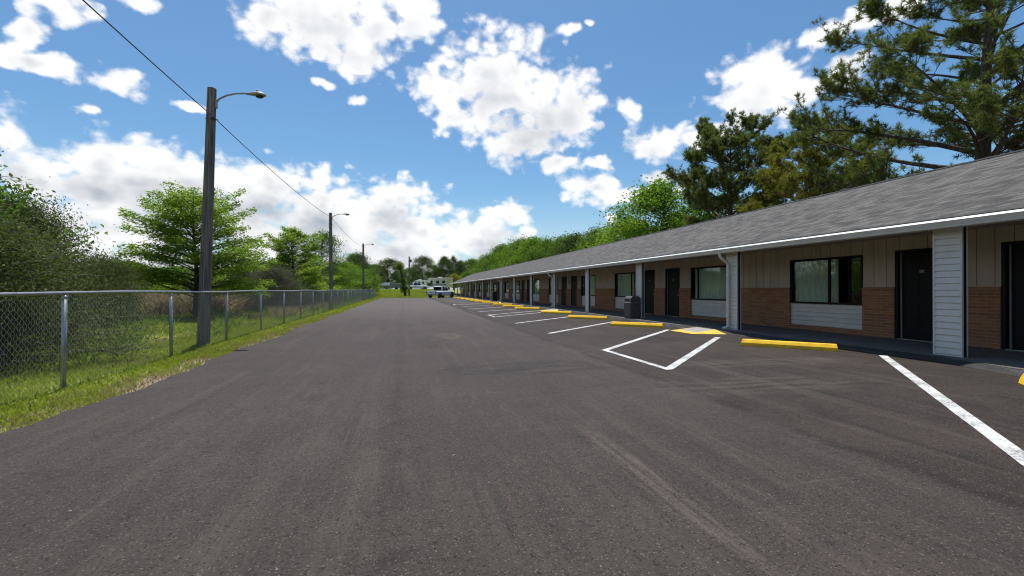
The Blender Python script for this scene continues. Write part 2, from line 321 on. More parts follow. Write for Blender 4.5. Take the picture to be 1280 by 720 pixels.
# ------------------------------------------------------------------ mesh helpers
class MB:
    def __init__(s): s.V = []; s.F = []; s.n = 0
    def add(s, v, f):
        v = np.asarray(v, float).reshape(-1, 3); s.V.append(v); s.F += [tuple(i+s.n for i in p) for p in f]; s.n += len(v); return s
    def box(s, x0, x1, y0, y1, z0, z1, M=None):
        v = [(x, y, z) for z in (z0, z1) for y in (y0, y1) for x in (x0, x1)]
        if M is not None: v = [M @ Vector(p) for p in v]
        return s.add(v, [(0, 2, 3, 1), (4, 5, 7, 6), (0, 1, 5, 4), (2, 6, 7, 3), (0, 4, 6, 2), (1, 3, 7, 5)])
    def prism(s, pts, axis, a, b, M=None):
        """closed 2D outline swept along an axis; pts are the two other coordinates in xyz order"""
        n = len(pts); v = []
        for t in (a, b):
            for p in pts:
                w = {'x': (t, p[0], p[1]), 'y': (p[0], t, p[1]), 'z': (p[0], p[1], t)}[axis]
                v.append(M @ Vector(w) if M is not None else w)
        return s.add(v, [tuple(range(n))[::-1], tuple(range(n, 2*n))] + [(i, (i+1) % n, (i+1) % n+n, i+n) for i in range(n)])
    def tube(s, pts, rad, sides=8, caps=True):
        pts = [Vector(p) for p in pts]; n = len(pts)
        if not hasattr(rad, '__len__'): rad = [rad]*n
        up = None; V = []
        for i, p in enumerate(pts):
            t = (pts[min(i+1, n-1)]-pts[max(i-1, 0)])
            t = t.normalized() if t.length > 1e-9 else Vector((0, 0, 1))
            if up is None: up = Vector((1, 0, 0)) if abs(t.x) < .9 else Vector((0, 1, 0))
            a = t.cross(up)
            if a.length < 1e-6: a = t.orthogonal()
            a.normalize(); b = t.cross(a).normalized(); up = b.cross(t) if False else -a.cross(t) if False else up
            for k in range(sides):
                th = 2*math.pi*k/sides; V.append(p+(a*math.cos(th)+b*math.sin(th))*rad[i])
        F = [(i*sides+k, i*sides+(k+1) % sides, (i+1)*sides+(k+1) % sides, (i+1)*sides+k) for i in range(n-1) for k in range(sides)]
        if caps: F += [tuple(range(sides))[::-1], tuple(range((n-1)*sides, n*sides))]
        return s.add(V, F)
    def lathe(s, prof, sides=20, c=(0, 0, 0), axis='z', M=None):
        V = []
        for r, z in prof:
            for k in range(sides):
                th = 2*math.pi*k/sides; a, b = r*math.cos(th), r*math.sin(th)
                p = (a, b, z) if axis == 'z' else (z, a, b) if axis == 'x' else (a, z, b)
                p = Vector(p)+Vector(c); V.append(M @ p if M is not None else p)
        n = len(prof)
        F = [(i*sides+k, i*sides+(k+1) % sides, (i+1)*sides+(k+1) % sides, (i+1)*sides+k) for i in range(n-1) for k in range(sides)]
        F += [tuple(range(sides))[::-1], tuple(range((n-1)*sides, n*sides))]
        return s.add(V, F)
    def split(s, name, m, parent=None, **kw):
        n0 = 0; out = []; F = list(s.F)
        for v in s.V:
            p = MB(); k = len(v); p.add(v, [tuple(i-n0 for i in f) for f in F if n0 <= f[0] < n0+k]); n0 += k; out.append(p.build(name, m, parent, **kw))
        return out
    def build(s, name, m, parent=None, smooth=False, bevel=0):
        me = bpy.data.meshes.new(name); me.from_pydata(np.concatenate(s.V).tolist(), [], s.F)
        bm = bmesh.new(); bm.from_mesh(me); bmesh.ops.recalc_face_normals(bm, faces=bm.faces)
        if bevel: bmesh.ops.bevel(bm, geom=bm.edges[:], offset=bevel, segments=2, affect='EDGES', profile=.5, clamp_overlap=True)
        bm.to_mesh(me); bm.free()
        if smooth: me.polygons.foreach_set('use_smooth', [True]*len(me.polygons))
        return link(name, me, m, parent)
def link(name, me, m, parent=None):
    if m: me.materials.append(MATS[m])
    o = bpy.data.objects.new(name, me); COL.objects.link(o)
    if parent is not None: o.parent = parent
    return o
def np_mesh(name, V, k):
    """V: (faces*k,3) unshared vertices; every k make one face"""
    V = np.ascontiguousarray(V, dtype=np.float32).reshape(-1, 3); nf = len(V)//k
    me = bpy.data.meshes.new(name); me.vertices.add(len(V)); me.vertices.foreach_set('co', V.ravel())
    me.loops.add(nf*k); me.loops.foreach_set('vertex_index', np.arange(nf*k, dtype=np.int32))
    me.polygons.add(nf); me.polygons.foreach_set('loop_start', np.arange(0, nf*k, k, dtype=np.int32)); me.polygons.foreach_set('loop_total', np.full(nf, k, dtype=np.int32))
    me.update(calc_edges=True); return me
def np_indexed(name, V, F):
    V = np.ascontiguousarray(V, dtype=np.float32).reshape(-1, 3); F = np.ascontiguousarray(F, dtype=np.int32); nf, k = F.shape
    me = bpy.data.meshes.new(name); me.vertices.add(len(V)); me.vertices.foreach_set('co', V.ravel())
    me.loops.add(nf*k); me.loops.foreach_set('vertex_index', F.ravel())
    me.polygons.add(nf); me.polygons.foreach_set('loop_start', np.arange(0, nf*k, k, dtype=np.int32)); me.polygons.foreach_set('loop_total', np.full(nf, k, dtype=np.int32))
    me.update(calc_edges=True); return me
def tag(o, label=None, cat=None, group=None, kind=None):
    for k, v in (('label', label), ('category', cat), ('group', group), ('kind', kind)):
        if v: o[k] = v
    return o
def empty(name, loc=(0, 0, 0), rz=0, **kw):
    o = bpy.data.objects.new(name, None); o.empty_display_size = .2; COL.objects.link(o); o.location = loc; o.rotation_euler = (0, 0, rz)
    return tag(o, **kw)
def copy_tree(o, parent=None):
    c = o.copy(); COL.objects.link(c); c.parent = parent
    for ch in o.children: copy_tree(ch, c)
    return c
rnd = random.Random(7)

# ------------------------------------------------------------------ ground
def smooth01(t): t = np.clip(t, 0, 1); return t*t*(3-2*t)
def gz(x, y):
    x = np.asarray(x, float); y = np.asarray(y, float)
    berm = 1.15*smooth01((y-75)/36)
    left = smooth01((-4.9-x)/3)
    z = -.03 + berm + left*(.07*np.sin(x*.7+1.3)*np.cos(y*.43) + .05*np.sin(x*1.9+y*1.3)) + .35*smooth01((-12-x)/30)
    return z
ys = np.concatenate([np.arange(-30, 40, .8), np.arange(40, 130, 2.5), np.array([140, 160, 200, 260, 400, 700, 1400, 2500])])
xs = np.concatenate([np.array([-2500, -1200, -500, -250, -140, -90, -65, -50]), np.arange(-42, -3, .8), np.arange(-3, 30, 3), np.array([32, 40, 60, 100, 200, 500, 1200, 2500])])
GX, GY = np.meshgrid(xs, ys); V = np.stack([GX, GY, gz(GX, GY)], -1).reshape(-1, 3); nx, ny = len(xs), len(ys)
I = np.arange(nx*ny).reshape(ny, nx)
F = np.stack([I[:-1, :-1], I[:-1, 1:], I[1:, 1:], I[1:, :-1]], -1).reshape(-1, 4)
me = np_indexed('ground', V, F); me.polygons.foreach_set('use_smooth', [True]*len(me.polygons)); g = link('ground', me, 'ground_soil')
tag(g, 'grassy ground around the car park with sandy edge', 'ground', kind='structure')

# asphalt, ragged on the grass side
r2 = np.random.default_rng(3)
yl = np.arange(-25, 70.01, .16)
jag = np.zeros_like(yl)
for amp, fr in ((.07, .35), (.035, 1.3), (.02, 3.1), (.012, 7.)): jag += amp*np.sin(yl*fr*2*np.pi/2.2+r2.uniform(0, 6))
xl = -3.38 + jag - .17*smooth01((7-yl)/4)
far = [(-2.2, 70.8), (0, 70.6), (3, 70.9), (6.5, 76.), (8.9, 77.5)]
top = [(x, y, 0.) for x, y in zip(xl, yl)] + [(x, y, 0.) for x, y in far]
right = [(8.9, y, 0.) for y in (60, 40, 20, 14.)] + [(9.15, 11, 0.), (9.3, 7.5, 0.), (9.34, 6.2, 0.), (8.92, 5.0, 0.), (8.9, 0, 0.), (8.9, -25, 0.)]
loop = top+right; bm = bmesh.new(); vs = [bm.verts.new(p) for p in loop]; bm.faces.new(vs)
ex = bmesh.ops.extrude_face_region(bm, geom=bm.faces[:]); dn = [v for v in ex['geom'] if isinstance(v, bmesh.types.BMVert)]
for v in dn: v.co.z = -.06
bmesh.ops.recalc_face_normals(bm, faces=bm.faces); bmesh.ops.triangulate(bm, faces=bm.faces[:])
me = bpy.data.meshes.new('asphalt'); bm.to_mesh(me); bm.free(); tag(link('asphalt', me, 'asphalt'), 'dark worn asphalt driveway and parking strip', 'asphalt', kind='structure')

# walkway slab with its tarred kerb face
sl = [(8.85, -11), (8.85, 4.6), (8.9, 5.0), (9.3, 6.2), (9.26, 7.5), (9.1, 11), (8.85, 14.), (8.85, 91.6)]
mb = MB(); mb.prism(sl+[(11.6, 91.6), (11.6, -11)], 'z', -.05, .10); tag(mb.build('walkway', 'concrete'), 'raised concrete walkway along the motel rooms', 'walkway', kind='structure')
mb = MB()
for (a, b) in zip(sl[:-1], sl[1:]):
    n = int(max(1, (b[1]-a[1])/.35))
    for i in range(n):
        p0 = [a[j]+(b[j]-a[j])*i/n for j in (0, 1)]; p1 = [a[j]+(b[j]-a[j])*(i+1)/n for j in (0, 1)]
        w0 = .055+.03*math.sin(p0[1]*2.3)*math.sin(p0[1]*5.1); w1 = .055+.03*math.sin(p1[1]*2.3)*math.sin(p1[1]*5.1)
        mb.add([(p0[0]-w0-.05, p0[1], .004), (p1[0]-w1-.05, p1[1], .004), (p1[0]-.02, p1[1], .085), (p0[0]-.02, p0[1], .085), (p1[0]+.05, p1[1], .1035), (p0[0]+.05, p0[1], .1035)],
               [(0, 1, 2, 3), (3, 2, 4, 5)])
tag(mb.build('kerb', 'tar'), 'tarred black kerb face below the walkway', 'kerb', kind='structure')

# painted lines: 45 degrees, from the lane to the kerb
PL = 'white parking lines'
def paint(pts, w):
    (x0, y0), (x1, y1) = pts; d = Vector((x1-x0, y1-y0)).normalized(); n = Vector((-d.y, d.x))*w/2; mb = MB(); L = math.hypot(x1-x0, y1-y0); k = max(2, int(L/.25)); V = []
    for i in range(k+1):
        p = Vector((x0, y0))+d*L*i/k; j = rnd.uniform(-.006, .006)
        V += [(p.x+n.x*(1+j*8), p.y+n.y*(1+j*8), .005), (p.x-n.x*(1+j*5), p.y-n.y*(1+j*5), .005)]
    mb.add(V, [(2*i, 2*i+1, 2*i+3, 2*i+2) for i in range(k)]); return mb
Y0 = [-1.9, 2.0, 6.5, 8.85, 12.62, 16.68, 20.8, 22.4, 25.7, 29.5, 33.4, 37.3, 38.9, 42.6, 46.5, 50.4, 54.3, 58.2, 62.1, 66.]
ORD = ['first', 'second', 'third', 'fourth', 'fifth', 'sixth', 'seventh', 'eighth', 'ninth', 'tenth', 'eleventh', 'twelfth', 'thirteenth', 'fourteenth', 'fifteenth', 'sixteenth', 'seventeenth', 'eighteenth', 'nineteenth', 'twentieth']
for i, y in enumerate(Y0):
    end = 4.9 if i < 2 else 4.05
    o = paint(((4.1, y), (4.1+end, y+end)), .135).build('painted_line', 'road_paint')
    tag(o, f'white slanted parking stripe, {ORD[i]} counted from the camera end', 'parking line', PL, 'structure')
for a, b, lab in ((6.5, 8.85, 'short white stripe closing the nearest access aisle'), (20.8, 22.4, 'short white stripe closing the middle access aisle'), (37.3, 38.9, 'short white stripe closing the farthest access aisle')):
    o = paint(((4.1, a-.05), (4.1, b+.05)), .12).build('painted_line', 'road_paint'); o.location.z = .004; tag(o, lab, 'parking line', PL, 'structure')

# ------------------------------------------------------------------ wheel stops
def stop_mesh():
    L = .915; mb = MB()
    prof = [(-.09, 0), (.09, 0), (.09, .07), (.05, .142), (-.05, .142), (-.09, .07)]
    n = 14; V = []
    for i in range(n+1):
        t = -L+2*L*i/n; s_ = 1.0
        for (a, z) in prof:
            zz = z; tt = t
            if i in (0, n) and z > .03: tt = t*(1-.035*(z/.125))
            V.append((a+rnd.uniform(-.0025, .0025), tt, zz+(rnd.uniform(-.003, .003) if z > 0 else 0)))
    k = len(prof); F = [(i*k+j, i*k+(j+1) % k, (i+1)*k+(j+1) % k, (i+1)*k+j) for i in range(n) for j in range(k)]
    F += [tuple(range(k)), tuple(range(n*k, n*k+k))]
    return mb.add(V, F)
stop = stop_mesh().build('wheel_stop', 'yellow_paint', bevel=.006)
pins = MB()
for t in (-.6, .6): pins.lathe([(.019, .12), (.019, .146), (.010, .148)], 8, (0, t, 0))
pins.split('anchor_pin', 'galvanised', stop)
SP = [(8.75, 3.75, 0), (8.16, 8.30, -3), (7.78, 14.25, 0), (7.76, 18.5, 2), (7.85, 22.9, -2), (7.7, 28.2, 1), (7.7, 32.0, -1), (7.75, 35.9, 2), (7.75, 41.2, 0), (7.7, 45.1, 2), (7.7, 49.1, -2), (7.8, 53.0, 1), (7.75, 57.0, 0), (7.7, 60.9, 0), (7.6, 64.8, 0)]
SPL = ['yellow concrete wheel stop cut by the right edge of the photo', 'long yellow wheel stop below the nearest big window, closest whole one', 'yellow wheel stop beside the brown litter bin', 'yellow wheel stop, first one past the brown litter bin', 'yellow wheel stop, second one past the brown litter bin']
for i, (x, y, a) in enumerate(SP):
    o = stop if i == 0 else copy_tree(stop)
    o.location = (x, y, .001); o.rotation_euler.z = R(45+a); tag(o, SPL[i] if i < len(SPL) else f'small yellow wheel stop in the far row, {ORD[i-5]} past the middle yellow ramp', 'wheel stop', 'yellow wheel stops')

# curb ramps
def ramp(y, lab):
    r = empty('curb_ramp', (8.05, y, 0), 0, label=lab, cat='curb ramp', group='yellow curb ramps')
    hw, fl, L = .44, .5, .86
    mb = MB(); mb.add([(.26, -hw, .030), (.26, hw, .030), (L, hw, .104), (L, -hw, .104)], [(0, 1, 2, 3)]); mb.build('ramp_panel', 'ramp_grey', r)
    mb = MB()
    mb.add([(0, -hw-.10, .005), (0, hw+.10, .005), (.26, hw, .0295), (.26, -hw, .0295), (L, -hw, .1035), (L, hw, .1035), (L, hw+fl, .007), (L, -hw-fl, .007)],
           [(0, 1, 2, 3), (1, 6, 5, 2), (0, 3, 4, 7)]); mb.build('ramp_flare', 'ramp_yellow', r); return r
for y, lab in ((12.1, 'yellow curb ramp with grey top at the nearest access aisle'), (26.0, 'yellow curb ramp at the middle access aisle'), (42.3, 'yellow curb ramp at the farthest access aisle')): ramp(y, lab)

# ------------------------------------------------------------------ motel
MY0, MY1 = -10.8, 91.6
WX = 11.47
mo = empty('motel_building', (0, 0, 0), 0, label='long single storey motel with grey shingle roof and brick piers', cat='motel')
PC = [6.95+11.85*k for k in range(-1, 8)]
doors = []; wins = []
for c in PC:
    for s_ in (-1, 1):
        d0, d1 = sorted((c+s_*.45, c+s_*1.55)); w0, w1 = sorted((c+s_*2.33, c+s_*4.59))
        if d1 < MY1-.1 and d0 > MY0: doors.append((d0, d1))
        if w1 < MY1-.1 and w0 > MY0: wins.append((w0, w1))
DT, WT, WB, BT, ZT = 2.21, 2.165, .87, 1.33, 2.52
cuts = sorted([(a, b, 'd') for a, b in doors]+[(a, b, 'w') for a, b in wins])
boards = MB(); bricks = MB(); lap = MB(); back = MB()
def board_run(y0, y1, z0, z1):
    # grooved vertical boards about 30 cm wide, standing proud of a backing sheet
    back.box(WX+.006, WX+.07, y0, y1, z0, z1)
    k0 = math.floor(y0/.3)
    for k in range(k0, k0+int((y1-y0)/.3)+3):
        a, b = max(y0, k*.3+.007), min(y1, (k+1)*.3-.007)
        if b-a > .01: boards.box(WX-.012, WX+.0055, a, b, z0, z1)
piers = []
prev = MY0
for a, b, t in cuts+[(MY1, MY1, 'e')]:
    if a-prev > .02: piers.append((prev, a))
    prev = max(prev, b)
for a, b in piers:
    board_run(a, b, BT+.002, ZT); pb = MB(); pb.prism([(WX-.05, .10), (WX+.07, .10), (WX+.07, BT), (WX-.062, BT), (WX-.062, BT-.066), (WX-.05, BT-.066)], 'y', a, b); pb.build('brick_pier', 'brick', mo, bevel=.004)
lapd = MB()
def lap_face(mb, x, y0, y1, z0, z1, pitch=.125, lip=.016, s_=-1, g=.016):
    # overlapping courses with a real shadow slot under each lip
    n = max(1, round((z1-z0)/pitch)); h = (z1-z0)/n; V = []; F = []
    for i in range(n):
        a, b = z0+i*h, z0+(i+1)*h; k = len(V)
        V += [(x+.012, y0, a), (x+.012, y1, a), (x+.012, y1, a+g), (x+.012, y0, a+g), (x+s_*lip, y0, a+g), (x+s_*lip, y1, a+g), (x+s_*.002, y1, b), (x+s_*.002, y0, b)]
        F += [(k, k+1, k+2, k+3), (k+3, k+2, k+5, k+4), (k+4, k+5, k+6, k+7)]
        if i < n-1: F.append((k+7, k+6, k+9, k+8))
    mb.add(V, F)
for a, b in wins:
    board_run(a, b, WT+.002, ZT); lap = MB(); lap.box(WX+.032, WX+.06, a, b, .23, WB-.002); lap_face(lap, WX+.018, a+.002, b-.002, .23, WB-.004, .13, .017, -1, .022); lap.build('siding_panel', 'white_siding', mo)
    sb = MB(); sb.box(WX-.05, WX+.065, a, b, .10, .228); sb.build('brick_sill', 'brick', mo)
for a, b in doors: board_run(a, b, DT+.002, ZT)
back.box(WX+.06, WX+1.4, MY0, MY0+.12, .1, 2.5); 
wl = back.build('wall', 'tan_board', mo); boards.build('wall_boards', 'tan_board', wl); 
# rear shell, partition and end walls
mb = MB(); mb.box(WX+1.4, WX+1.5, MY0+.12, MY1-.12, .1, 2.5); mb.box(17.9, 18.0, MY0, MY1, -.05, 2.5)
mb.box(WX+.071, 17.9, MY1-.12, MY1, -.05, 2.5); mb.box(WX+1.5, 17.9, MY0, MY0+.12, -.05, 2.5); mb.build('rear_wall', 'tan_board', mo)
mb = MB(); mb.box(WX+1.38, WX+1.398, MY0+.13, MY1-.13, .1, 2.5); mb.box(WX+.08, WX+1.38, MY0+.13, MY1-.13, .08, .1); mb.build('interior_lining', 'interior', mo)
# roof
EX, EZ, RX, RZ = 9.12, 2.47, 13.64, 4.44
mb = MB(); ov = .55
mb.add([(EX, MY0-ov, EZ+.012), (EX, MY1+ov, EZ+.012), (RX, MY1+ov, RZ+.001), (RX, MY0-ov, RZ+.001), (EX, MY0-ov, EZ-.03), (EX, MY1+ov, EZ-.03)], [(0, 1, 2, 3), (0, 4, 5, 1)])
bx = 2*RX-EX
mb.add([(RX, MY0-ov, RZ), (RX, MY1+ov, RZ), (bx, MY1+ov, EZ), (bx, MY0-ov, EZ)], [(0, 1, 2, 3)])
mb.add([(EX, MY0-ov, EZ-.03), (EX, MY1+ov, EZ-.03), (RX, MY1+ov, RZ-.06), (RX, MY0-ov, RZ-.06), (bx, MY1+ov, EZ-.04), (bx, MY0-ov, EZ-.04)], [(0, 1, 2, 3), (3, 2, 4, 5)])
roof = mb.build('roof', 'shingle', mo)
mb = MB()
k = 0; y = MY0-ov
while y < MY1+ov-.1:
    y1 = min(y+.34, MY1+ov); k += 1; zz = RZ+.014+(k % 2)*.004
    mb.add([(RX-.15, y, zz-.062), (RX, y, zz+.004), (RX+.15, y, zz-.062), (RX-.15, y1, zz-.066), (RX, y1, zz), (RX+.15, y1, zz-.066)], [(0, 1, 4, 3), (1, 2, 5, 4)]); y += .3
mb.build('ridge_cap', 'black_trim', roof)
mb = MB()
for ya in (MY0-ov-.03, MY1+ov):
    for sg in (1, -1):
        e = EX if sg > 0 else bx
        mb.prism([(e, EZ-.15), (RX, RZ-.16), (RX, RZ+.005), (e, EZ+.012)], 'y', ya, ya+.03)
mb.split('rake_board', 'white_metal', roof)
mb = MB()
for ya in (MY0, MY1-.1): mb.prism([(WX+.1, 2.5), (bx-.6, 2.5), (RX, RZ-.2)], 'y', ya, ya+.1)
mb.split('gable', 'white_siding', mo)
mb = MB(); mb.box(9.14, WX+.5, MY0-ov, MY1+ov, 2.52, 2.54); mb.box(9.122, 9.14, MY0-ov, MY1+ov, 2.33, 2.455); mb.build('soffit', 'soffit', mo)
# gutter: K profile
gp = [(9.12, 2.345), (9.045, 2.345), (9.04, 2.37), (9.012, 2.42), (9.00, 2.45), (9.00, 2.474), (9.012, 2.474), (9.012, 2.452), (9.022, 2.425), (9.05, 2.38), (9.052, 2.356), (9.12, 2.356)]
mb = MB(); mb.prism(gp, 'y', MY0-ov, MY1+ov); gut = mb.build('gutter', 'gutter_paint', mo)
mb = MB(); mb.prism([(8.982, 2.450), (8.999, 2.446), (8.999, 2.4745), (9.03, 2.4745), (9.03, 2.486), (9.014, 2.486)], 'y', MY0-ov, MY1+ov)
y = MY0
while y < MY1: mb.box(9.0, 9.13, y, y+.03, 2.458, 2.466); y += .75
mb.build('gutter_lip', 'lip_white', gut)
# columns
CY = [5.87+5.47*k for k in range(-3, 16)]
def column():
    c = MB(); CZ = 2.515
    c.box(.026, .118, .012, .44, .10, CZ); col = c.build('column', 'white_siding', mo)
    l = MB(); lap_face(l, .0135, .03, .42, .115, CZ, .112, .015); l.build('siding', 'white_siding', col)
    t = MB(); t.box(-.006, .03, .0, .03, .10, CZ); t.box(-.006, .03, .42, .45, .10, CZ); t.box(.1, .132, .0, .03, .10, CZ); t.box(-.008, .012, .03, .42, CZ-.285, CZ-.262); t  .split('corner_trim', 'gutter_paint', col)
    k = MB(); k.box(.03, .1, .001, .0118, .10, CZ); k.box(.118, .124, .03, .44, .1, CZ); k.split('end_panel', 'black_trim', col)
    b = MB(); b.box(-.003, .0128, .03, .42, .101, .114); b.build('base_flashing', 'white_metal', col)
    return col
col0 = column(); col0.location = (9.41, CY[0], 0)
for y in CY[1:]:
    c = copy_tree(col0, mo); c.location = (9.41, y, 0); c.rotation_euler.z = R(rnd.uniform(-.6, .6))
# downspouts
ds0 = None
for k in range(1, 16, 3):
    y = 5.87+5.47*k+.3
    if ds0 is None:
        mb = MB(); pts = [(9.06, 0, 2.36), (9.06, 0, 2.30), (9.068, 0, 2.25), (9.10, 0, 2.215), (9.30, 0, 2.08), (9.335, 0, 2.05), (9.345, 0, 2.0), (9.345, 0, .24), (9.335, .0, .185), (9.30, .02, .15), (9.20, .05, .125)]
        mb.tube(pts, .044, 10); ds0 = mb.build('downspout', 'gutter_paint', mo, smooth=True)
        mb = MB(); mb.box(9.296, 9.404, -.052, .052, 1.7, 1.73); mb.box(9.296, 9.404, -.052, .052, .5, .53); mb.split('strap', 'white_metal', ds0); ds0.location.y = y
    else: c = copy_tree(ds0, mo); c.location.y = y
# doors
def door(w=1.1):
    d = MB(); d.box(WX+.04, WX+.08, .07, w-.07, .12, DT-.06)
    dr = d.build('door', 'door_black', mo)
    p = MB()
    for (z0, z1) in ((.3, .95), (1.1, 1.95)):
        for (a, b) in ((.17, .5), (.6, .93)):
            p.box(WX+.034, WX+.0395, a, b, z0, z1)
    p.split('door_panel', 'door_black', dr, bevel=.002)
    f = MB(); f.box(WX-.02, WX+.09, .0, .065, .10, DT); f.box(WX-.02, WX+.09, w-.065, w, .10, DT); f.box(WX-.02, WX+.09, .065, w-.065, DT-.055, DT); f.build('frame', 'black_trim', dr)
    t = MB(); t.box(WX-.05, WX+.1, .066, w-.066, .10, .118); t.build('threshold', 'galvanised', dr)
    h = MB(); h.lathe([(.012, -.07), (.012, -.04), (.03, -.035), (.033, -.015), (.02, 0.0)][::-1], 12, (WX+.04, .15, 1.05), 'x'); h.lathe([(.028, -.006), (.028, 0)], 12, (WX+.04, .15, 1.22), 'x'); h.build('handle', 'knob_metal', dr, smooth=True)
    w_ = MB(); w_.box(WX+.0, WX+.03, w-.14, w-.115, .125, DT-.06); w_.build('weather_strip', 'grey_paint', dr)
    n = MB(); n.box(WX+.035, WX+.0395, .48, .62, 1.66, 1.73); n.build('number_plate', 'grey_paint', dr)
    return dr
d0 = door()
for i, (a, b) in enumerate(doors):
    o = d0 if i == 0 else copy_tree(d0, mo); o.location.y = a
# windows
def pleats(y0, y1, x, amp, per, z0, z1, seed):
    rr = random.Random(seed); V = []; n = int((y1-y0)/.012)
    ph = [rr.uniform(0, 6) for _ in range(3)]
    for i in range(n+1):
        y = y0+(y1-y0)*i/n; o_ = amp*(math.sin(y*2*math.pi/per+ph[0])+.4*math.sin(y*2*math.pi/per*.43+ph[1]))
        V += [(x+o_, y, z0), (x+o_*.9, y, z1)]
    mb = MB(); return mb.add(V, [(2*i, 2*i+1, 2*i+3, 2*i+2) for i in range(n)])
W = 2.26
def window(kind):
    f = MB(); t = .055
    f.box(WX-.03, WX+.06, 0, t, WB, WT); f.box(WX-.03, WX+.06, W-t, W, WB, WT); f.box(WX-.03, WX+.06, t, W-t, WT-.06, WT); f.box(WX-.035, WX+.06, t, W-t, WB, WB+.05)
    m0 = (.98 if kind == 0 else W-.42) if kind != 2 else .42
    f.box(WX-.005, WX+.05, m0-.025, m0+.025, WB+.05, WT-.06)
    wi = f.build('window', 'black_trim', mo)
    p = MB(); p.box(WX+.018, WX+.024, t, m0-.025, WB+.05, WT-.06); p.box(WX+.028, WX+.034, m0+.025, W-t, WB+.05, WT-.06); p.build('pane', 'window_glass', wi)
    c0, c1 = ((1.10, W-.03), (.05, W-.05), (.05, W-.05))[kind]
    pleats(c0, c1, WX+.14, .022, .11, WB-.05, WT+.05, kind).build('curtain', 'curtain', wi, smooth=True)
    if kind == 0: pleats(.86, 1.30, WX+.22, .035, .085, WB-.05, WT+.05, 9).build('curtain', 'curtain', wi, smooth=True)
    return wi
wp = {}
for i, (a, b) in enumerate(wins):
    kd = 0 if abs(a-9.28) < .1 else 1+(i % 2)
    if kd not in wp: wp[kd] = o = window(kd)
    else: o = copy_tree(wp[kd], mo)
    o.location.y = a
# small wall lamps between the doors
lamp0 = None
for c in PC[1:-1]:
    if lamp0 is None:
        mb = MB(); mb.box(WX-.06, WX-.012, -.055, .055, 1.62, 1.92); mb.box(WX-.10, WX-.06, -.04, .04, 1.66, 1.86); lamp0 = mb.build('wall_lantern', 'soffit', mo, bevel=.008); lamp0.location.y = c
        lamp0.location.y = PC[3]

# ------------------------------------------------------------------ litter bins and chair on the walkway
def bin_square(loc, m, lab, h=.91, w=.5):
    b = empty('litter_bin', loc, R(3), label=lab, cat='litter bin'); s_ = w/2
    mb = MB(); mb.prism([(-s_, -s_), (s_, -s_), (s_, s_), (-s_, s_)], 'z', .03, h*.68); mb.build('bin_body', m, b, bevel=.02)
    mb = MB(); mb.box(-s_*.9, s_*.9, -s_*.9, s_*.9, 0, .03); mb.build('base', 'can_black', b)
    mb = MB(); t = s_+.025; mb.box(-t, t, -t, t, h*.68+.001, h*.73); mb.build('rim', 'galvanised' if m == 'can_brown' else m, b, bevel=.01)
    mb = MB(); v = []
    mb.prism([(-s_, h*.73), (s_, h*.73), (s_*.92, h*.9), (s_*.6, h), (-s_*.6, h), (-s_*.92, h*.9)], 'y', -s_, s_); mb.build('hood', m, b, bevel=.02)
    mb = MB(); mb.box(-s_*1.0-.006, -s_*.97, -s_*.62, s_*.62, h*.76, h*.88); mb.build('flap', 'can_black', b)
    return b
bin_square((9.13, 17.05, .10), 'can_brown', 'brown square litter bin with hooded lid in front of a white column')
bin_square((9.12, 46.3, .10), 'can_black', 'black litter bin standing at the far walkway edge', .98, .44)
ch = empty('plastic_chair', (10.7, 43.6, .10), R(200), label='white plastic chair standing on the far walkway', cat='chair')
mb = MB(); mb.box(-.24, .24, -.24, .24, .40, .44); mb.build('seat', 'grey_paint', ch, bevel=.01)
mb = MB(); mb.prism([(-.24, .44), (-.21, .44), (-.30, .82), (-.33, .82)], 'x', -.22, .22, Matrix.Rotation(R(-90), 4, 'Z') @ Matrix.Rotation(R(90), 4, 'Z')); mb.build('backrest', 'plastic_white', ch)
for a in (-.21, .21):
    for b in (-.21, .21): mb = MB(); mb.tube([(a*1.1, b*1.1, 0), (a, b, .40)], .02, 8); mb.build('leg', 'plastic_white', ch)
    mb = MB(); mb.box(a-.025, a+.025, -.2, .22, .62, .65); mb.box(a-.02, a+.02, .18, .22, .44, .62); mb.build('armrest', 'plastic_white', ch)

# ------------------------------------------------------------------ chain link fence
FX, FY0, FY1, FH = -4.36, -9.7, 75.2, 1.24
fe = empty('chain_link_fence', (0, 0, 0), 0, label='galvanised chain link fence along the left grass verge', cat='fence')
p0 = None; y = 7.20-2.83*6
while y < FY1:
    if p0 is None:
        mb = MB(); mb.tube([(0, 0, -.1), (0, 0, FH-.03)], .029, 10); mb.lathe([(.034, FH-.06), (.034, FH-.03), (.026, FH-.012), (.01, FH-.008)], 10); p0 = mb.build('fence_post', 'galvanised', fe, smooth=True)
        mb = MB()
        for z in (.25, .5, .75, 1.0): mb.tube([(.031, -.031, z), (.036, .0, z), (.031, .031, z)], .004, 5)
        mb.build('tie', 'galvanised', p0); p = p0
    else: p = copy_tree(p0, fe)
    p.location = (FX+rnd.uniform(-.015, .015), y, float(gz(FX, y))); p.rotation_euler = (R(rnd.uniform(-.7, .7)), R(rnd.uniform(-.7, .7)), 0); y += 2.83
mb = MB(); yy = np.arange(FY0, FY1+.01, 1.4); mb.tube([(FX+.0, t, FH+.012*math.sin(t*.9)+float(gz(FX, t))+.02) for t in yy], .0215, 8); mb.build('top_rail', 'galvanised', fe, smooth=True)
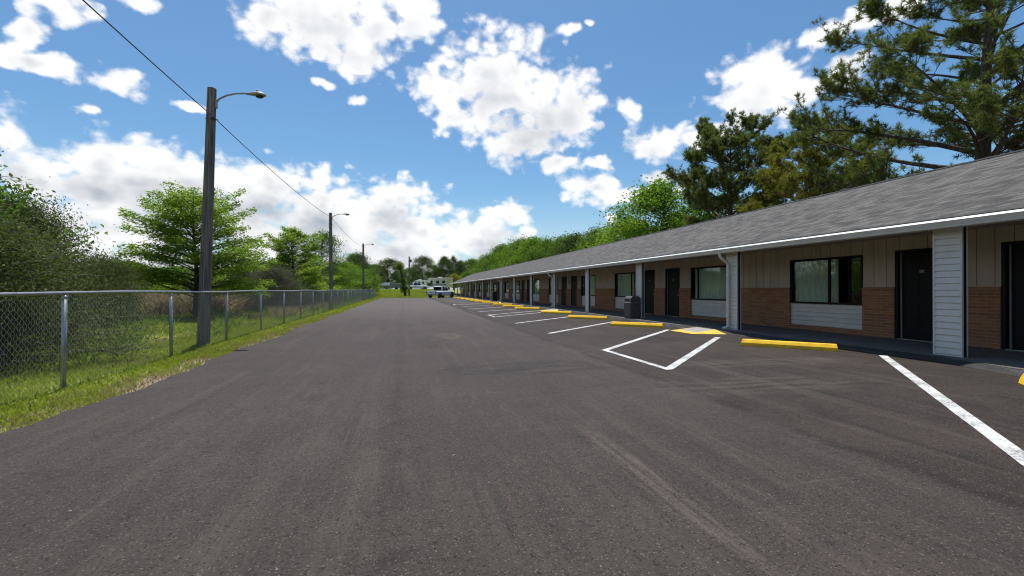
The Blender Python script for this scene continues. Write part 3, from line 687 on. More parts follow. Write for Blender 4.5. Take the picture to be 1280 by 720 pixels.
def chainlink():
    d, h = .040, .043; n = int((FY1-FY0)/d); segs = int(1.22/h); ks = np.arange(segs+1)
    i = np.arange(n)[:, None]; k = ks[None, :]
    off = np.where((k+i) % 2 == 0, 0, 1)
    Y = FY0+(i+off)*d; Z = .02+k*h+0*i+(gz(FX, Y))+.012*np.sin(Y*.9)*(k/segs)
    X = FX+.034+.004*np.where(off == 0, 1, -1)+.010*np.sin(Y*1.7+k*.11)
    P = np.stack([X, Y, Z], -1)                       # n, segs+1, 3
    r = .0019; A = [0, 2*np.pi/3, 4*np.pi/3]
    V = np.stack([P+np.array([math.cos(a)*r, math.sin(a)*r*.9, math.sin(a)*r*.5]) for a in A], 2)   # n, segs+1, 3, 3
    idx = np.arange(n*(segs+1)*3).reshape(n, segs+1, 3); F = []
    for a in range(3):
        b = (a+1) % 3; F.append(np.stack([idx[:, :-1, a], idx[:, :-1, b], idx[:, 1:, b], idx[:, 1:, a]], -1).reshape(-1, 4))
    return np_indexed('wire_mesh', V, np.concatenate(F))
link('wire_mesh', chainlink(), 'wire_zinc', fe)

# ------------------------------------------------------------------ street lamps on timber poles, overhead wire
def lamp_pole(loc, H, lean, lab, arm=True, r0=.135, r1=.095):
    p = empty('street_lamp' if arm else 'utility_pole', loc, 0, label=lab, cat='street lamp' if arm else 'utility pole', group='timber poles along the fence' if arm else None)
    mb = MB(); n = 14; top = Vector((lean[0], lean[1], H))
    mb.tube([(top.x*t, top.y*t, -.25+(H+.25)*t) for t in [i/n for i in range(n+1)]], [r0+(r1-r0)*i/n for i in range(n+1)], 16); mb.build('pole', 'pole_wood', p, smooth=False)
    T = top
    if arm:
        mb = MB(); z = H-.32
        pts = [(T.x+r1*.9, T.y, z), (T.x+.17, T.y, z+.10), (T.x+.32, T.y, z+.19), (T.x+.50, T.y, z+.25), (T.x+.70, T.y, z+.275), (T.x+.82, T.y, z+.275)]
        mb.tube(pts, .022, 8); mb.box(T.x+r1*.75, T.x+r1+.02, T.y-.035, T.y+.035, z-.14, z+.06); a = mb.build('lamp_arm', 'lamp_housing', p, smooth=False)
        mb = MB(); C_ = (T.x+.74, T.y, z+.27)
        # cobra head housing: sections along +x
        secs = [(0, .035, .035, 0), (.10, .05, .048, .0), (.20, .085, .062, .008), (.34, .118, .075, .012), (.47, .115, .07, .010), (.57, .08, .05, .0), (.61, .03, .02, -.005)]
        secs = [(t*.72, a_*.8, b_*.8, c_) for t, a_, b_, c_ in secs]; V = []; k = 14
        for (t, wy, wz, dz) in secs:
            for j in range(k): th = 2*math.pi*j/k; V.append((C_[0]+t, C_[1]+wy*math.cos(th), C_[2]+dz+wz*math.sin(th)*(1 if math.sin(th) > 0 else .75)))
        mb.add(V, [(i*k+j, i*k+(j+1) % k, (i+1)*k+(j+1) % k, (i+1)*k+j) for i in range(len(secs)-1) for j in range(k)]+[tuple(range(k)), tuple(range((len(secs)-1)*k, len(secs)*k))])
        mb.lathe([(.03, 0), (.03, .05), (.02, .06)], 10, (C_[0]+.24, C_[1], C_[2]+.062)); hd = mb.build('lamp_head', 'lamp_housing', a, smooth=True)
        mb = MB(); V = []
        for s_, z_ in ((1, 0), (.8, -.05), (.4, -.075)):
            for j in range(k): th = 2*math.pi*j/k; V.append((C_[0]+.29+.105*s_*math.cos(th), C_[1]+.076*s_*math.sin(th), C_[2]-.024+z_*.75))
        mb.add(V, [(i*k+j, i*k+(j+1) % k, (i+1)*k+(j+1) % k, (i+1)*k+j) for i in range(2) for j in range(k)]+[tuple(range(2*k, 3*k))]); mb.build('lens', 'glass_dark', a, smooth=True)
        mb = MB(); mb.tube([(T.x+.04, T.y-.12, H-.75), (T.x+.11, T.y-.13, H-.74)], .03, 8); mb.tube([(T.x-.14, T.y-.0, H-.72), (T.x+.14, T.y-.02, H-.74)], .012, 6); mb.split('insulator', 'wire_black', p)
        mb = MB(); mb.box(r0*.55, r0*.95, -.06, .06, 1.55, 1.58); mb.build('band', 'galvanised', p)
    else:
        mb = MB(); mb.lathe([(.14, H-1.0), (.16, H-.95), (.16, H-.55), (.12, H-.5)], 12, (T.x+.28, T.y, 0)); mb.build('transformer', 'grey_paint', p)
    return p
Z1 = float(gz(-4.62, 12.15))
lamp_pole((-4.62, 12.15, Z1), 6.1, (.16, .05), 'nearest and tallest timber pole with grey street lamp, behind the fence')
lamp_pole((-4.62, 31.6, float(gz(-4.6, 31.6))), 6.3, (-.05, 0), 'middle timber pole with street lamp along the fence')
lamp_pole((-4.45, 54.0, float(gz(-4.4, 54))), 6.5, (-.05, 0), 'farthest timber pole with street lamp along the fence')
lamp_pole((.9, 82.5, float(gz(.9, 82.5))), 7.0, (0, 0), 'bare utility pole with small transformer beyond the asphalt end', False, .16, .12)
def sag(a, b, s_, n=24):
    a, b = Vector(a), Vector(b); return [a.lerp(b, i/n)-Vector((0, 0, s_*4*(i/n)*(1-i/n))) for i in range(n+1)]
A = (-4.36, 12.02, 5.36+Z1); Bp = (-4.6, 31.5, 5.95); Cp = (-4.45, 53.9, 6.1); D0 = (-3.9, -9.0, 5.4)
mb = MB(); mb.tube(sag(D0, A, .18), .011, 5); mb.tube(sag(A, Bp, .18)[0:], .011, 5); mb.tube(sag(Bp, Cp, .3), .010, 5); tag(mb.build('overhead_wire', 'wire_black'), 'black overhead wire strung between the timber poles', 'wire')

# ------------------------------------------------------------------ trees
def leaf_quads(rng, C, size, asp=.5, flat=0.0):
    n = len(C); a = rng.normal(size=(n, 3)); a[:, 2] *= (1-flat); a /= np.linalg.norm(a, axis=1, keepdims=True)+1e-9
    b = rng.normal(size=(n, 3)); b[:, 2] *= (1-flat*.7); b -= a*(a*b).sum(1, keepdims=True); b /= np.linalg.norm(b, axis=1, keepdims=True)+1e-9
    s_ = (size*rng.uniform(.6, 1.4, n))[:, None]
    return np.stack([C-a*s_, C+b*s_*asp-a*s_*.1, C+a*s_, C-b*s_*asp-a*s_*.1], 1).reshape(-1, 3)
def bez(p0, p1, p2, n): return [p0*(1-t)**2+p1*2*t*(1-t)+p2*t*t for t in [i/n for i in range(n+1)]]
def broad_meshes(seed, H, rad, base, nclus, per, leaf, cr, trunk_r=.12, flat=.25, prof=None, stems=1, asp=.5, cz=.65, bare=0, inner=.35):
    """trunk with limbs reaching leaf clusters spread through an uneven crown"""
    rng = np.random.default_rng(seed); wood = MB()
    prof = prof or (lambda t: math.sin(math.pi*min(1, .12+.88*t)**.8)**.6 if t < 1 else 0)
    lobes = [(rng.uniform(0, 6.28), rng.uniform(0, 1), rng.uniform(.5, .9)) for _ in range(7)]
    stem_paths = []
    for s_ in range(stems):
        a = rng.uniform(0, 6.28); sp = rad*.35 if stems > 1 else 0.04*H
        tp = np.array([math.cos(a)*sp, math.sin(a)*sp, H*.86*(1 if s_ == 0 else rng.uniform(.6, .95))]); md = tp*.5+np.append(rng.normal(size=2)*.04*H, 0)
        pts = bez(np.zeros(3), md, tp, 8); stem_paths.append(pts)
        rr = [trunk_r*(1-.85*i/8) for i in range(9)]; rr[0] *= 1.35
        wood.tube([(p[0], p[1], p[2]-(.15 if i == 0 else 0)) for i, p in enumerate(pts)], rr, 8, False)
    L = []
    for _ in range(nclus):
        t = rng.uniform(0, 1)**.85; az = rng.uniform(0, 6.28)
        wob = 1+.28*math.sin(az*2+lobes[0][0]+t*3)+.18*math.sin(az*3+lobes[1][0]-t*6)
        rr = rad*prof(t)*wob*(inner+(1-inner)*rng.uniform(0, 1)**.5)
        c = np.array([math.cos(az)*rr, math.sin(az)*rr, base+(H-base)*t])
        sp = stem_paths[rng.integers(len(stem_paths))]; ht = max(.12, (c[2]-rr*rng.uniform(.35, .7))/(H*.86)); k = min(7.5, max(1, ht*8)); k0 = int(k); p0 = sp[k0]+(sp[k0+1]-sp[k0])*(k-k0)
        md = (p0+c)*.5+np.array([0, 0, -.05*rr]); pts = bez(p0, md, c, 5); r0 = max(.008, trunk_r*.30*(1-t*.6))
        wood.tube(pts, [r0*(1-.8*i/5) for i in range(6)], 5, False)
        n = int(per*rng.uniform(.5, 1.4)); q_ = rng.normal(size=(n, 3))*cr*np.array([1, 1, cz])*rng.uniform(.7, 1.25)
        L.append(leaf_quads(rng, c+q_, leaf, asp, flat))
        for _k in range(3):
            e = c+rng.normal(size=3)*cr*np.array([1, 1, cz])*1.1; wood.tube([c*.6+p0*.4 if False else pts[4], (pts[4]+e)*.5, e], [.010, .007, .003], 4, False)
    for _ in range(bare):   # leafless twigs standing out of the crown
        az = rng.uniform(0, 6.28); c = np.array([math.cos(az)*rad*.6*rng.uniform(.2, 1), math.sin(az)*rad*.6*rng.uniform(.2, 1), H*.75]); e = c+np.array([math.cos(az)*.35, math.sin(az)*.35, rng.uniform(.5, .9)])*H*.17
        wood.tube(bez(c, (c+e)*.5+rng.normal(size=3)*.05, e, 4), [.012, .009, .007, .005, .003], 4, False)
        for _k in range(5):
            t = rng.uniform(.3, 1); s0 = c+(e-c)*t; wood.tube([s0, s0+rng.normal(size=3)*.16+np.array([0, 0, .1])], [.005, .002], 3, False)
    return wood, np_mesh('crown', np.concatenate(L), 4)
def tree(name, loc, meshes, mleaf, mbark, lab, cat='tree', group=None, rz=0, sc_=(1, 1, 1), leafname='crown', woodname='trunk'):
    o = empty(name, (loc[0], loc[1], float(gz(loc[0], loc[1])) if len(loc) < 3 else loc[2]), rz, label=lab, cat=cat, group=group); o.scale = sc_
    wood, crown = meshes
    if isinstance(wood, MB): w = wood.build(woodname, mbark, o)
    else: w = link(woodname, wood, None, o)
    if not crown.materials: crown.materials.append(MATS[mleaf])
    elif crown.materials[0] != MATS[mleaf]: crown = crown.copy(); crown.materials[0] = MATS[mleaf]
    link(leafname, crown, None, o); return o, (w.data, crown)

# --- pines behind the roof
def pine_meshes(seed, H, clear, rad, nlimb, needle=.24, dens=1.0, trunk_r=.32, lean=(0, 0), bias=None, topw=.35, inner=.55, up=0.0):
    rng = np.random.default_rng(seed); wood = MB(); tip = np.array([lean[0], lean[1], H])
    tpts = bez(np.zeros(3), np.array([lean[0]*.2+rng.normal()*.2, lean[1]*.2+rng.normal()*.2, H*.5]), tip, 12)
    wood.tube([tuple(p) for p in tpts], [trunk_r*(1-.88*(i/12)**1.1) for i in range(13)], 10, False)
    N = []
    def tuft(p, d, n):
        d = d/(np.linalg.norm(d)+1e-9); v = rng.normal(size=(n, 3))+d*.55+np.array([0, 0, .2]); v /= np.linalg.norm(v, axis=1, keepdims=True)
        ln = (needle*rng.uniform(.7, 1.15, n))[:, None]; w = np.cross(v, rng.normal(size=(n, 3))); w /= np.linalg.norm(w, axis=1, keepdims=True)+1e-9; w *= needle*.07
        b = p+v*needle*.1+d*(rng.uniform(-.5, .1, n)*needle)[:, None]
        N.append(np.stack([b-w, b+w, b+v*ln], 1).reshape(-1, 3))
    for i in range(nlimb):
        t = (i+.5)/nlimb; z = clear+(H-clear)*t**.92; az = i*2.39996+rng.uniform(-.5, .5)
        L = rad*((1-t)**.55*(1-topw)+topw*(1-t*.55))*rng.uniform(.65, 1.15)
        if bias is not None: L *= 1+bias[2]*max(-.5, math.cos(az-bias[0]))*(1-t)
        L = min(L, rad*1.02)*(.72 if t < .08 else 1)
        k = min(11.99, z/H*12); k0 = int(k); p0 = tpts[k0]+(tpts[k0+1]-tpts[k0])*(k-k0)
        d = np.array([math.cos(az), math.sin(az), 0]); rise = rng.uniform(.15, .48)+.30*t+up
        e = p0+d*L+np.array([0, 0, L*rise]); md = p0+d*L*.55+np.array([0, 0, L*rise*rng.uniform(.15, .9)])+rng.normal(size=3)*.12*L*np.array([1, 1, .3])
        pts = bez(p0, md, e, 9); r0 = trunk_r*.36*(L/rad)**.7*(1-.45*t)
        wood.tube([tuple(p) for p in pts], [max(.012, r0*(1-.9*j/9)) for j in range(10)], 6, False)
        nb = int(15*L/rad*dens)+4
        for b in range(nb):
            u = 1-inner*rng.uniform(0, 1)**1.3; kk = min(8.99, u*9); j = int(kk); s0 = pts[j]+(pts[j+1]-pts[j])*(kk-j)
            sd_ = rng.choice([-1, 1]); ang = az+sd_*rng.uniform(.2, 1.2); bl = L*rng.uniform(.12, .30)*(1.1-.4*u)+.4
            dv = np.array([math.cos(ang), math.sin(ang), rng.uniform(.15, .9)]); ee = s0+dv*bl; m2 = (s0+ee)*.5-np.array([0, 0, .12*bl])
            bp = bez(s0, m2, ee, 4); wood.tube([tuple(p) for p in bp], [max(.010, r0*.22), .015, .012, .009, .006], 4, False)
            for _ in range(int(5+bl*5.0)):
                uu = rng.uniform(.35, 1); k2 = min(3.99, uu*4); q0 = bp[int(k2)]+(bp[int(k2)+1]-bp[int(k2)])*(k2-int(k2))
                tw = dv*.5+rng.normal(size=3)*.55+np.array([0, 0, .65]); tw = tw/np.linalg.norm(tw)*rng.uniform(.12, .42)
                wood.tube([tuple(q0), tuple(q0+tw)], [.006, .005], 3, False); tuft(q0+tw, tw, 24)
        tuft(e, d, 24)
    return wood, np_mesh('crown', np.concatenate(N), 3)
gB = 'pines behind the motel roof'
tree('pine_tree', (24.0, 14.2), pine_meshes(11, 16.2, 3.4, 6.3, 56, .21, 1.35, .40, (.5, -.3), (2.2, 0, .3), .3, .62), 'needle', 'bark_pine', 'tallest dark pine with long crooked limbs, cut by the photo top', 'pine tree', gB, R(20))
tree('pine_tree', (24.2, 30.0), pine_meshes(23, 13.2, 5.2, 4.3, 56, .21, 1.35, .24, (.2, .1), None, .55, .48, .12), 'needle', 'bark_pine', 'round topped dark pine standing left of the yellowish pine', 'pine tree', gB)
tree('pine_tree', (24.5, 23.0), pine_meshes(31, 10.0, 3.2, 4.3, 44, .20, 1.2, .22, (.2, -.3), None, .5, .6), 'needle_yellow', 'bark_pine', 'yellowish pine between the two dark pines behind the roof', 'pine tree', gB)
tree('pine_tree', (27.5, 26.0), pine_meshes(37, 9.2, 3.2, 3.4, 26, .20, 1.0, .2, (-.2, .3), None, .5), 'needle', 'bark_pine', 'smaller dark green pine half hidden behind the yellowish pine', 'pine tree', gB)
tree('pine_tree', (24.6, 10.2), pine_meshes(41, 9.9, 2.8, 3.7, 34, .20, 1.2, .2, (0, 0), None, .5), 'needle_yellow', 'bark_pine', 'olive green pine cut by the right photo edge', 'pine tree', gB)

# --- broadleaf row behind the motel
P1 = broad_meshes(101, 9.0, 3.6, 1.4, 150, 130, .105, .55, .2)
P2 = broad_meshes(102, 9.0, 3.9, 1.2, 120, 150, .115, .62, .22)
P3 = broad_meshes(103, 9.0, 3.4, 1.5, 135, 130, .10, .50, .2)
GR = 'broadleaf trees behind the motel roof'
ROW = [(24, 39.0, 11.2, 4.7, 0, 'leaf_fresh', 'biggest broadleaf tree beside the round topped pine'), (23.4, 45.0, 8.7, 3.4, 1, 'leaf_lime', 'bright yellow green tree peeking over the roof beside the biggest broadleaf'), (24, 54.0, 8.8, 4.2, 2, 'leaf_mid', None), (23.8, 60.0, 8.8, 3.6, 0, 'leaf_dark', None),
       (24.2, 66.5, 9.2, 3.8, 1, 'leaf_mid', None), (24, 74.0, 9.6, 4.2, 2, 'leaf_mid', None), (24, 82.0, 10.6, 4.6, 0, 'leaf_fresh', None), (24, 91.0, 10.9, 4.6, 1, 'leaf_mid', None), (24, 100.5, 10.6, 4.6, 2, 'leaf_fresh', None), (24, 110, 10.9, 4.8, 0, 'leaf_mid', None), (24, 126, 9.6, 5.2, 1, 'leaf_mid', None),
       (27.5, 34.5, 9.5, 4.0, 2, 'leaf_mid', 'leafy tree low between the round topped pine and the roof'), (29, 28.0, 7.4, 4.2, 0, 'leaf_mid', None), (28.5, 21.5, 6.7, 3.6, 1, 'leaf_dark', None), (31, 47, 10, 4.6, 2, 'leaf_mid', None), (31, 70, 10, 5, 1, 'leaf_dark', None), (31, 96, 11, 5.2, 0, 'leaf_dark', None), (30, 17.5, 6.3, 3.4, 2, 'leaf_fresh', None), (28, 11.5, 6.0, 3.2, 0, 'leaf_mid', None)]
protos = [P1, P2, P3]; cnt = 0
vis = {2: 'first', 3: 'second', 4: 'third', 5: 'fourth', 6: 'fifth', 7: 'sixth', 8: 'seventh', 9: 'eighth', 10: 'ninth'}
backl = {12: 'low tree filling the gap under the yellowish pine', 13: 'low dark tree under the long limbs of the tallest pine', 14: 'tree crown rising behind the bright yellow green tree', 15: 'dark tree crown in the second row near the middle of the tree line', 16: 'dark tree crown in the second row near the far roof end', 17: 'low fresh green tree seen through the tallest pine', 18: 'low tree at the foot of the tallest pine near the right edge'}
for i, (x, y, h, r, k, ml, lab) in enumerate(ROW):
    lab = lab or (f'green tree over the motel ridge, {vis[i]} beyond the bright yellow green one' if i in vis else backl[i])
    s_ = (r/3.6, r/3.6, h/9.0); o, protos[k] = tree('broadleaf_tree', (x, y), protos[k], ml, 'bark_dark', lab, 'tree', GR, rnd.uniform(0, 6), s_)

# --- far tree line beyond the vehicles
GF = 'trees on the far skyline'
FAR = [(-9, 156, 8.2, 5, 0, 'leaf_mid', 'far tree just above the fence end'), (-4.6, 150, 9.6, 4.4, 1, 'leaf_dark', 'dark round far tree left of the utility pole'), (-1.2, 158, 7.6, 3.6, 2, 'leaf_mid', 'low far tree directly behind the utility pole'), (2.5, 162, 7.4, 4.5, 0, 'leaf_mid', 'low far tree right behind the distant white pickup'), (6.2, 152, 10.6, 4.2, 1, 'leaf_dark', 'tall far tree above the distant camper and pickup'), (9.6, 150, 8.0, 3.3, 2, 'leaf_mid', 'smaller far tree left of the cream camper'),
       (12.8, 148, 10.4, 3.4, 0, 'leaf_dark', 'far tree rising straight above the cream camper'), (15.8, 150, 10.8, 2.6, 2, 'leaf_dark', 'narrow tall far tree right of the cream camper'), (18.3, 152, 9.4, 3.0, 1, 'leaf_dark', 'dark far tree above the parked pickup bonnet'), (22, 150, 9.9, 4.4, 0, 'leaf_mid', 'far tree touching the roof end of the motel'), (26.5, 152, 10, 4.8, 1, 'leaf_mid', 'far tree half behind the end of the motel roof'), (14.2, 132, 4.5, 2.6, 2, 'leaf_yellow', 'low olive shrub tree beside the cream camper'), (-13, 160, 9, 5, 2, 'leaf_mid', 'far tree behind the farthest street lamp'), (-18, 165, 9, 5.5, 1, 'leaf_mid', 'far tree hidden behind the fence trees'), (17.6, 128, 5.0, 3.2, 0, 'leaf_mid', 'low green shrub tree behind the parked pickup')]
for (x, y, h, r, k, ml, lab) in FAR:
    o, protos[k] = tree('broadleaf_tree', (x, y), protos[k], ml, 'bark_dark', lab, 'tree', GF, rnd.uniform(0, 6), (r/3.6, r/3.6, h/9.0))

# --- left of the fence
B1 = broad_meshes(201, 3.0, 1.8, .25, 210, 300, .029, .27, .07, .1, lambda t: (1-t**2.6)**.5*.98+.02, stems=6, asp=.38, bare=7)
o, B1 = tree('shrub', (-8.5, 12.3), B1, 'leaf_olive', 'bark_grey', 'large grey olive shrub with bare twigs behind the near fence', 'shrub', 'olive shrubs behind the fence', .4, (.82, .82, 1.06), 'foliage', 'stems')
o, B1 = tree('shrub', (-7.15, 9.4), B1, 'leaf_olive', 'bark_grey', 'large dark olive shrub cut by the left photo edge', 'shrub', 'olive shrubs behind the fence', 2.6, (1.0, .95, .84), 'foliage', 'stems')
tree('shrub', (-11.0, 14.6), B1, 'leaf_olive', 'bark_grey', 'olive shrub behind the large grey one', 'shrub', 'olive shrubs behind the fence', 4.1, (1.0, 1, .92), 'foliage', 'stems')
tree('shrub', (-10.4, 19.0), B1, 'leaf_olive', 'bark_grey', 'lower olive shrub left of the light green cypress', 'shrub', 'olive shrubs behind the fence', 5.0, (.75, .75, .80), 'foliage', 'stems')
tree('broadleaf_tree', (-8.9, 10.6), broad_meshes(205, 4.1, 1.8, 1.9, 60, 80, .05, .25, .09, .2, stems=2), 'leaf_mid', 'bark_grey', 'green leafy branches rising above the shrubs at the left edge', 'tree')
# bright feathery cypress: flat sprays on level limbs
def spray_meshes(seed, H, rad, base, nlimb, per, leaf, prof, trunk_r):
    rng = np.random.default_rng(seed); wood = MB(); L = []
    tp = [np.array([.05*H*math.sin(i*.5)*.3, .03*H*math.sin(i*.8)*.3, H*i/10]) for i in range(11)]
    wood.tube([tuple(p-np.array([0, 0, .15 if i == 0 else 0])) for i, p in enumerate(tp)], [trunk_r*(1-.9*i/10)*(1.3 if i == 0 else 1) for i in range(11)], 8, False)
    for i in range(nlimb):
        t = (i+.5)/nlimb; az = i*2.39996+rng.uniform(-.9, .9); z = base+(H*.97-base)*t+rng.normal()*.12; ln = rad*prof(t)*rng.uniform(.45, 1.15)
        k = min(9.99, z/H*10); k0 = int(k); p0 = tp[k0]+(tp[k0+1]-tp[k0])*(k-k0); d = np.array([math.cos(az), math.sin(az), 0])
        e = p0+d*ln+np.array([0, 0, ln*(rng.uniform(-.06, .34)+.45*t)]); pts = bez(p0, (p0+e)*.5+np.array([0, 0, ln*.08]), e, 6)
        wood.tube([tuple(p) for p in pts], [max(.006, trunk_r*.28*(1-t*.5)*(1-.85*j/6)) for j in range(7)], 5, False)
        n = int(per*ln/rad)+30; u = rng.uniform(.18, 1, n)**.75; s0 = np.array(pts)[np.minimum(5, (u*6).astype(int))]+(e-p0)[None]*0
        fr = (u*6)-np.minimum(5, (u*6).astype(int)); A_ = np.array(pts); idx = np.minimum(5, (u*6).astype(int)); s0 = A_[idx]+(A_[idx+1]-A_[idx])*fr[:, None]
        side = np.array([-d[1], d[0], 0]); wd = ln*.36*(1.15-u)+.12
        nb = 9; sb = np.round(rng.uniform(-1, 1, n)*nb)/nb; c = s0+side*(sb*wd)[:, None]+d*(np.abs(sb)*wd*.5)[:, None]+rng.normal(size=(n, 3))*np.array([.07, .07, .085]); c[:, 2] -= np.abs(sb)*wd*.10
        L.append(leaf_quads(rng, c, leaf, .42, .72))
    return wood, np_mesh('crown', np.concatenate(L), 4)
cy = lambda t: (.92+.14*math.sin(t*9+1))*(1-t**2.2)**.8+.08
C1 = spray_meshes(301, 5.7, 3.3, .9, 120, 700, .058, cy, .14)
tree('cypress_tree', (-9.4, 23.8), C1, 'leaf_lime', 'bark_dark', 'bright light green feathery cypress behind the nearest lamp pole', 'tree')
cy2 = lambda t: (1.0+.2*math.sin(t*11))*(1-t**1.6)**.8+.10
tree('cypress_tree', (-7.9, 36.0), spray_meshes(302, 5.8, 2.6, 1.0, 90, 560, .066, cy2, .12), 'leaf_lime', 'bark_dark', 'upright green conical tree left of the middle lamp pole', 'tree')
o, _ = tree('shrub', (-7.2, 28.4), B1, 'leaf_grey', 'bark_grey', 'grey leafed shrub between the bright cypress and the conical tree', 'shrub', 'shrubs along the far fence', 1.0, (.85, .85, .82), 'foliage', 'stems')
T4 = broad_meshes(206, 7.0, 2.3, 1.6, 90, 120, .075, .40, .13, .2)
o, T4 = tree('broadleaf_tree', (-8.1, 50.5), T4, 'leaf_mid', 'bark_dark', 'tall thin dark tree just left of the middle lamp pole', 'tree', 'trees along the far fence', 0, (1, 1, 1))
LEFT = [(-7.4, 61.4, 4.6, 3.2, 0, 'leaf_fresh', 'green bushy tree between the middle and farthest lamp poles'), (-7.6, 78.5, 7.0, 3.0, 1, 'leaf_dark', 'rounded dark tree beside the farthest lamp pole'), (-6.2, 84, 4.2, 2.6, 2, 'leaf_lime', 'small bright green tree at the fence end'), (-8.6, 44, 3.6, 2.3, 2, 'leaf_olive', 'olive bush under the tall thin dark tree'), (-8.0, 55, 3.8, 2.3, 1, 'leaf_fresh', 'yellowish green bush right of the middle lamp pole'), (-8.4, 69, 4.6, 3.0, 0, 'leaf_mid', 'green bush in front of the rounded dark tree'), (-11.5, 40, 3.6, 2.6, 1, 'leaf_olive', 'olive bush behind the conical tree'),
        (-36, 71, 4.6, 4.2, 0, 'leaf_olive', 'distant olive tree in the left gap beside the large shrub'), (-30, 70, 4.0, 4.2, 1, 'leaf_mid', 'distant bush behind the left side of the bright cypress'), (-25, 68, 4.2, 4.0, 2, 'leaf_olive', 'distant bush behind the trunk of the bright cypress'), (-19.5, 66, 4.4, 4.0, 0, 'leaf_mid', 'distant bush behind the right side of the bright cypress'), (-15.5, 62, 4.4, 3.6, 1, 'leaf_olive', 'distant bush behind the grey leafed shrub'), (-14, 48, 3.2, 2.6, 2, 'leaf_mid', 'green bush between grey shrub and conical tree'), (-47, 74, 5.5, 5, 2, 'leaf_mid', 'distant tree behind the large olive shrubs'), (-22, 40, 2.7, 2.6, 1, 'leaf_olive', 'low olive bush behind the dry brush')]
for (x, y, h, r, k, ml, lab) in LEFT:
    o, protos[k] = tree('broadleaf_tree', (x, y), protos[k], ml, 'bark_dark', lab, 'tree', 'trees along the far fence', rnd.uniform(0, 6), (r/3.6, r/3.6, h/9.0))
UND = [(-6.6, 31.5, .55), (-7.0, 34, .6), (-6.5, 39, .6), (-6.3, 43.5, .55), (-6.4, 48, .6), (-6.2, 53, .55), (-6.4, 58, .6), (-6.3, 65, .6), (-6.5, 72, .6)]
for i, (x, y, s_) in enumerate(UND):
    tree('shrub', (x, y), B1, ['leaf_olive', 'leaf_mid', 'leaf_grey'][i % 3], 'bark_grey', f'low {["olive", "green", "grey"][i % 3]} undergrowth bush against the far fence, {ORD[i]} beyond the bright cypress', 'shrub', 'undergrowth bushes against the far fence', i*1.3, (s_*.95, s_*1.3, s_*.85), 'foliage', 'stems')
# small leaning palm-like tree by the utility pole
pm = MB(); pm.tube(bez(np.array([0., 0, 0]), np.array([-.3, 0, 2.5]), np.array([-1.0, 0, 5.2]), 8), [.22, .2, .18, .16, .14, .13, .12, .11, .10], 8)
rg = np.random.default_rng(5); fr = []
for c_, n_, ln in (((-1.0, 0, 5.2), 900, .9), ((-.15, 0, 1.5), 900, 1.0), ((-.4, 0, 2.7), 500, .7)):
    c_ = np.array(c_); v = rg.normal(size=(n_, 3)); v /= np.linalg.norm(v, axis=1, keepdims=True); fr.append(leaf_quads(rg, c_+v*ln*rg.uniform(.2, 1, n_)[:, None], .16, .25))
tree('small_tree', (.25, 80.0), (pm, np_mesh('crown', np.concatenate(fr), 4)), 'leaf_mid', 'bark_dark', 'thin leaning tree with shaggy trunk left of the utility pole', 'tree')

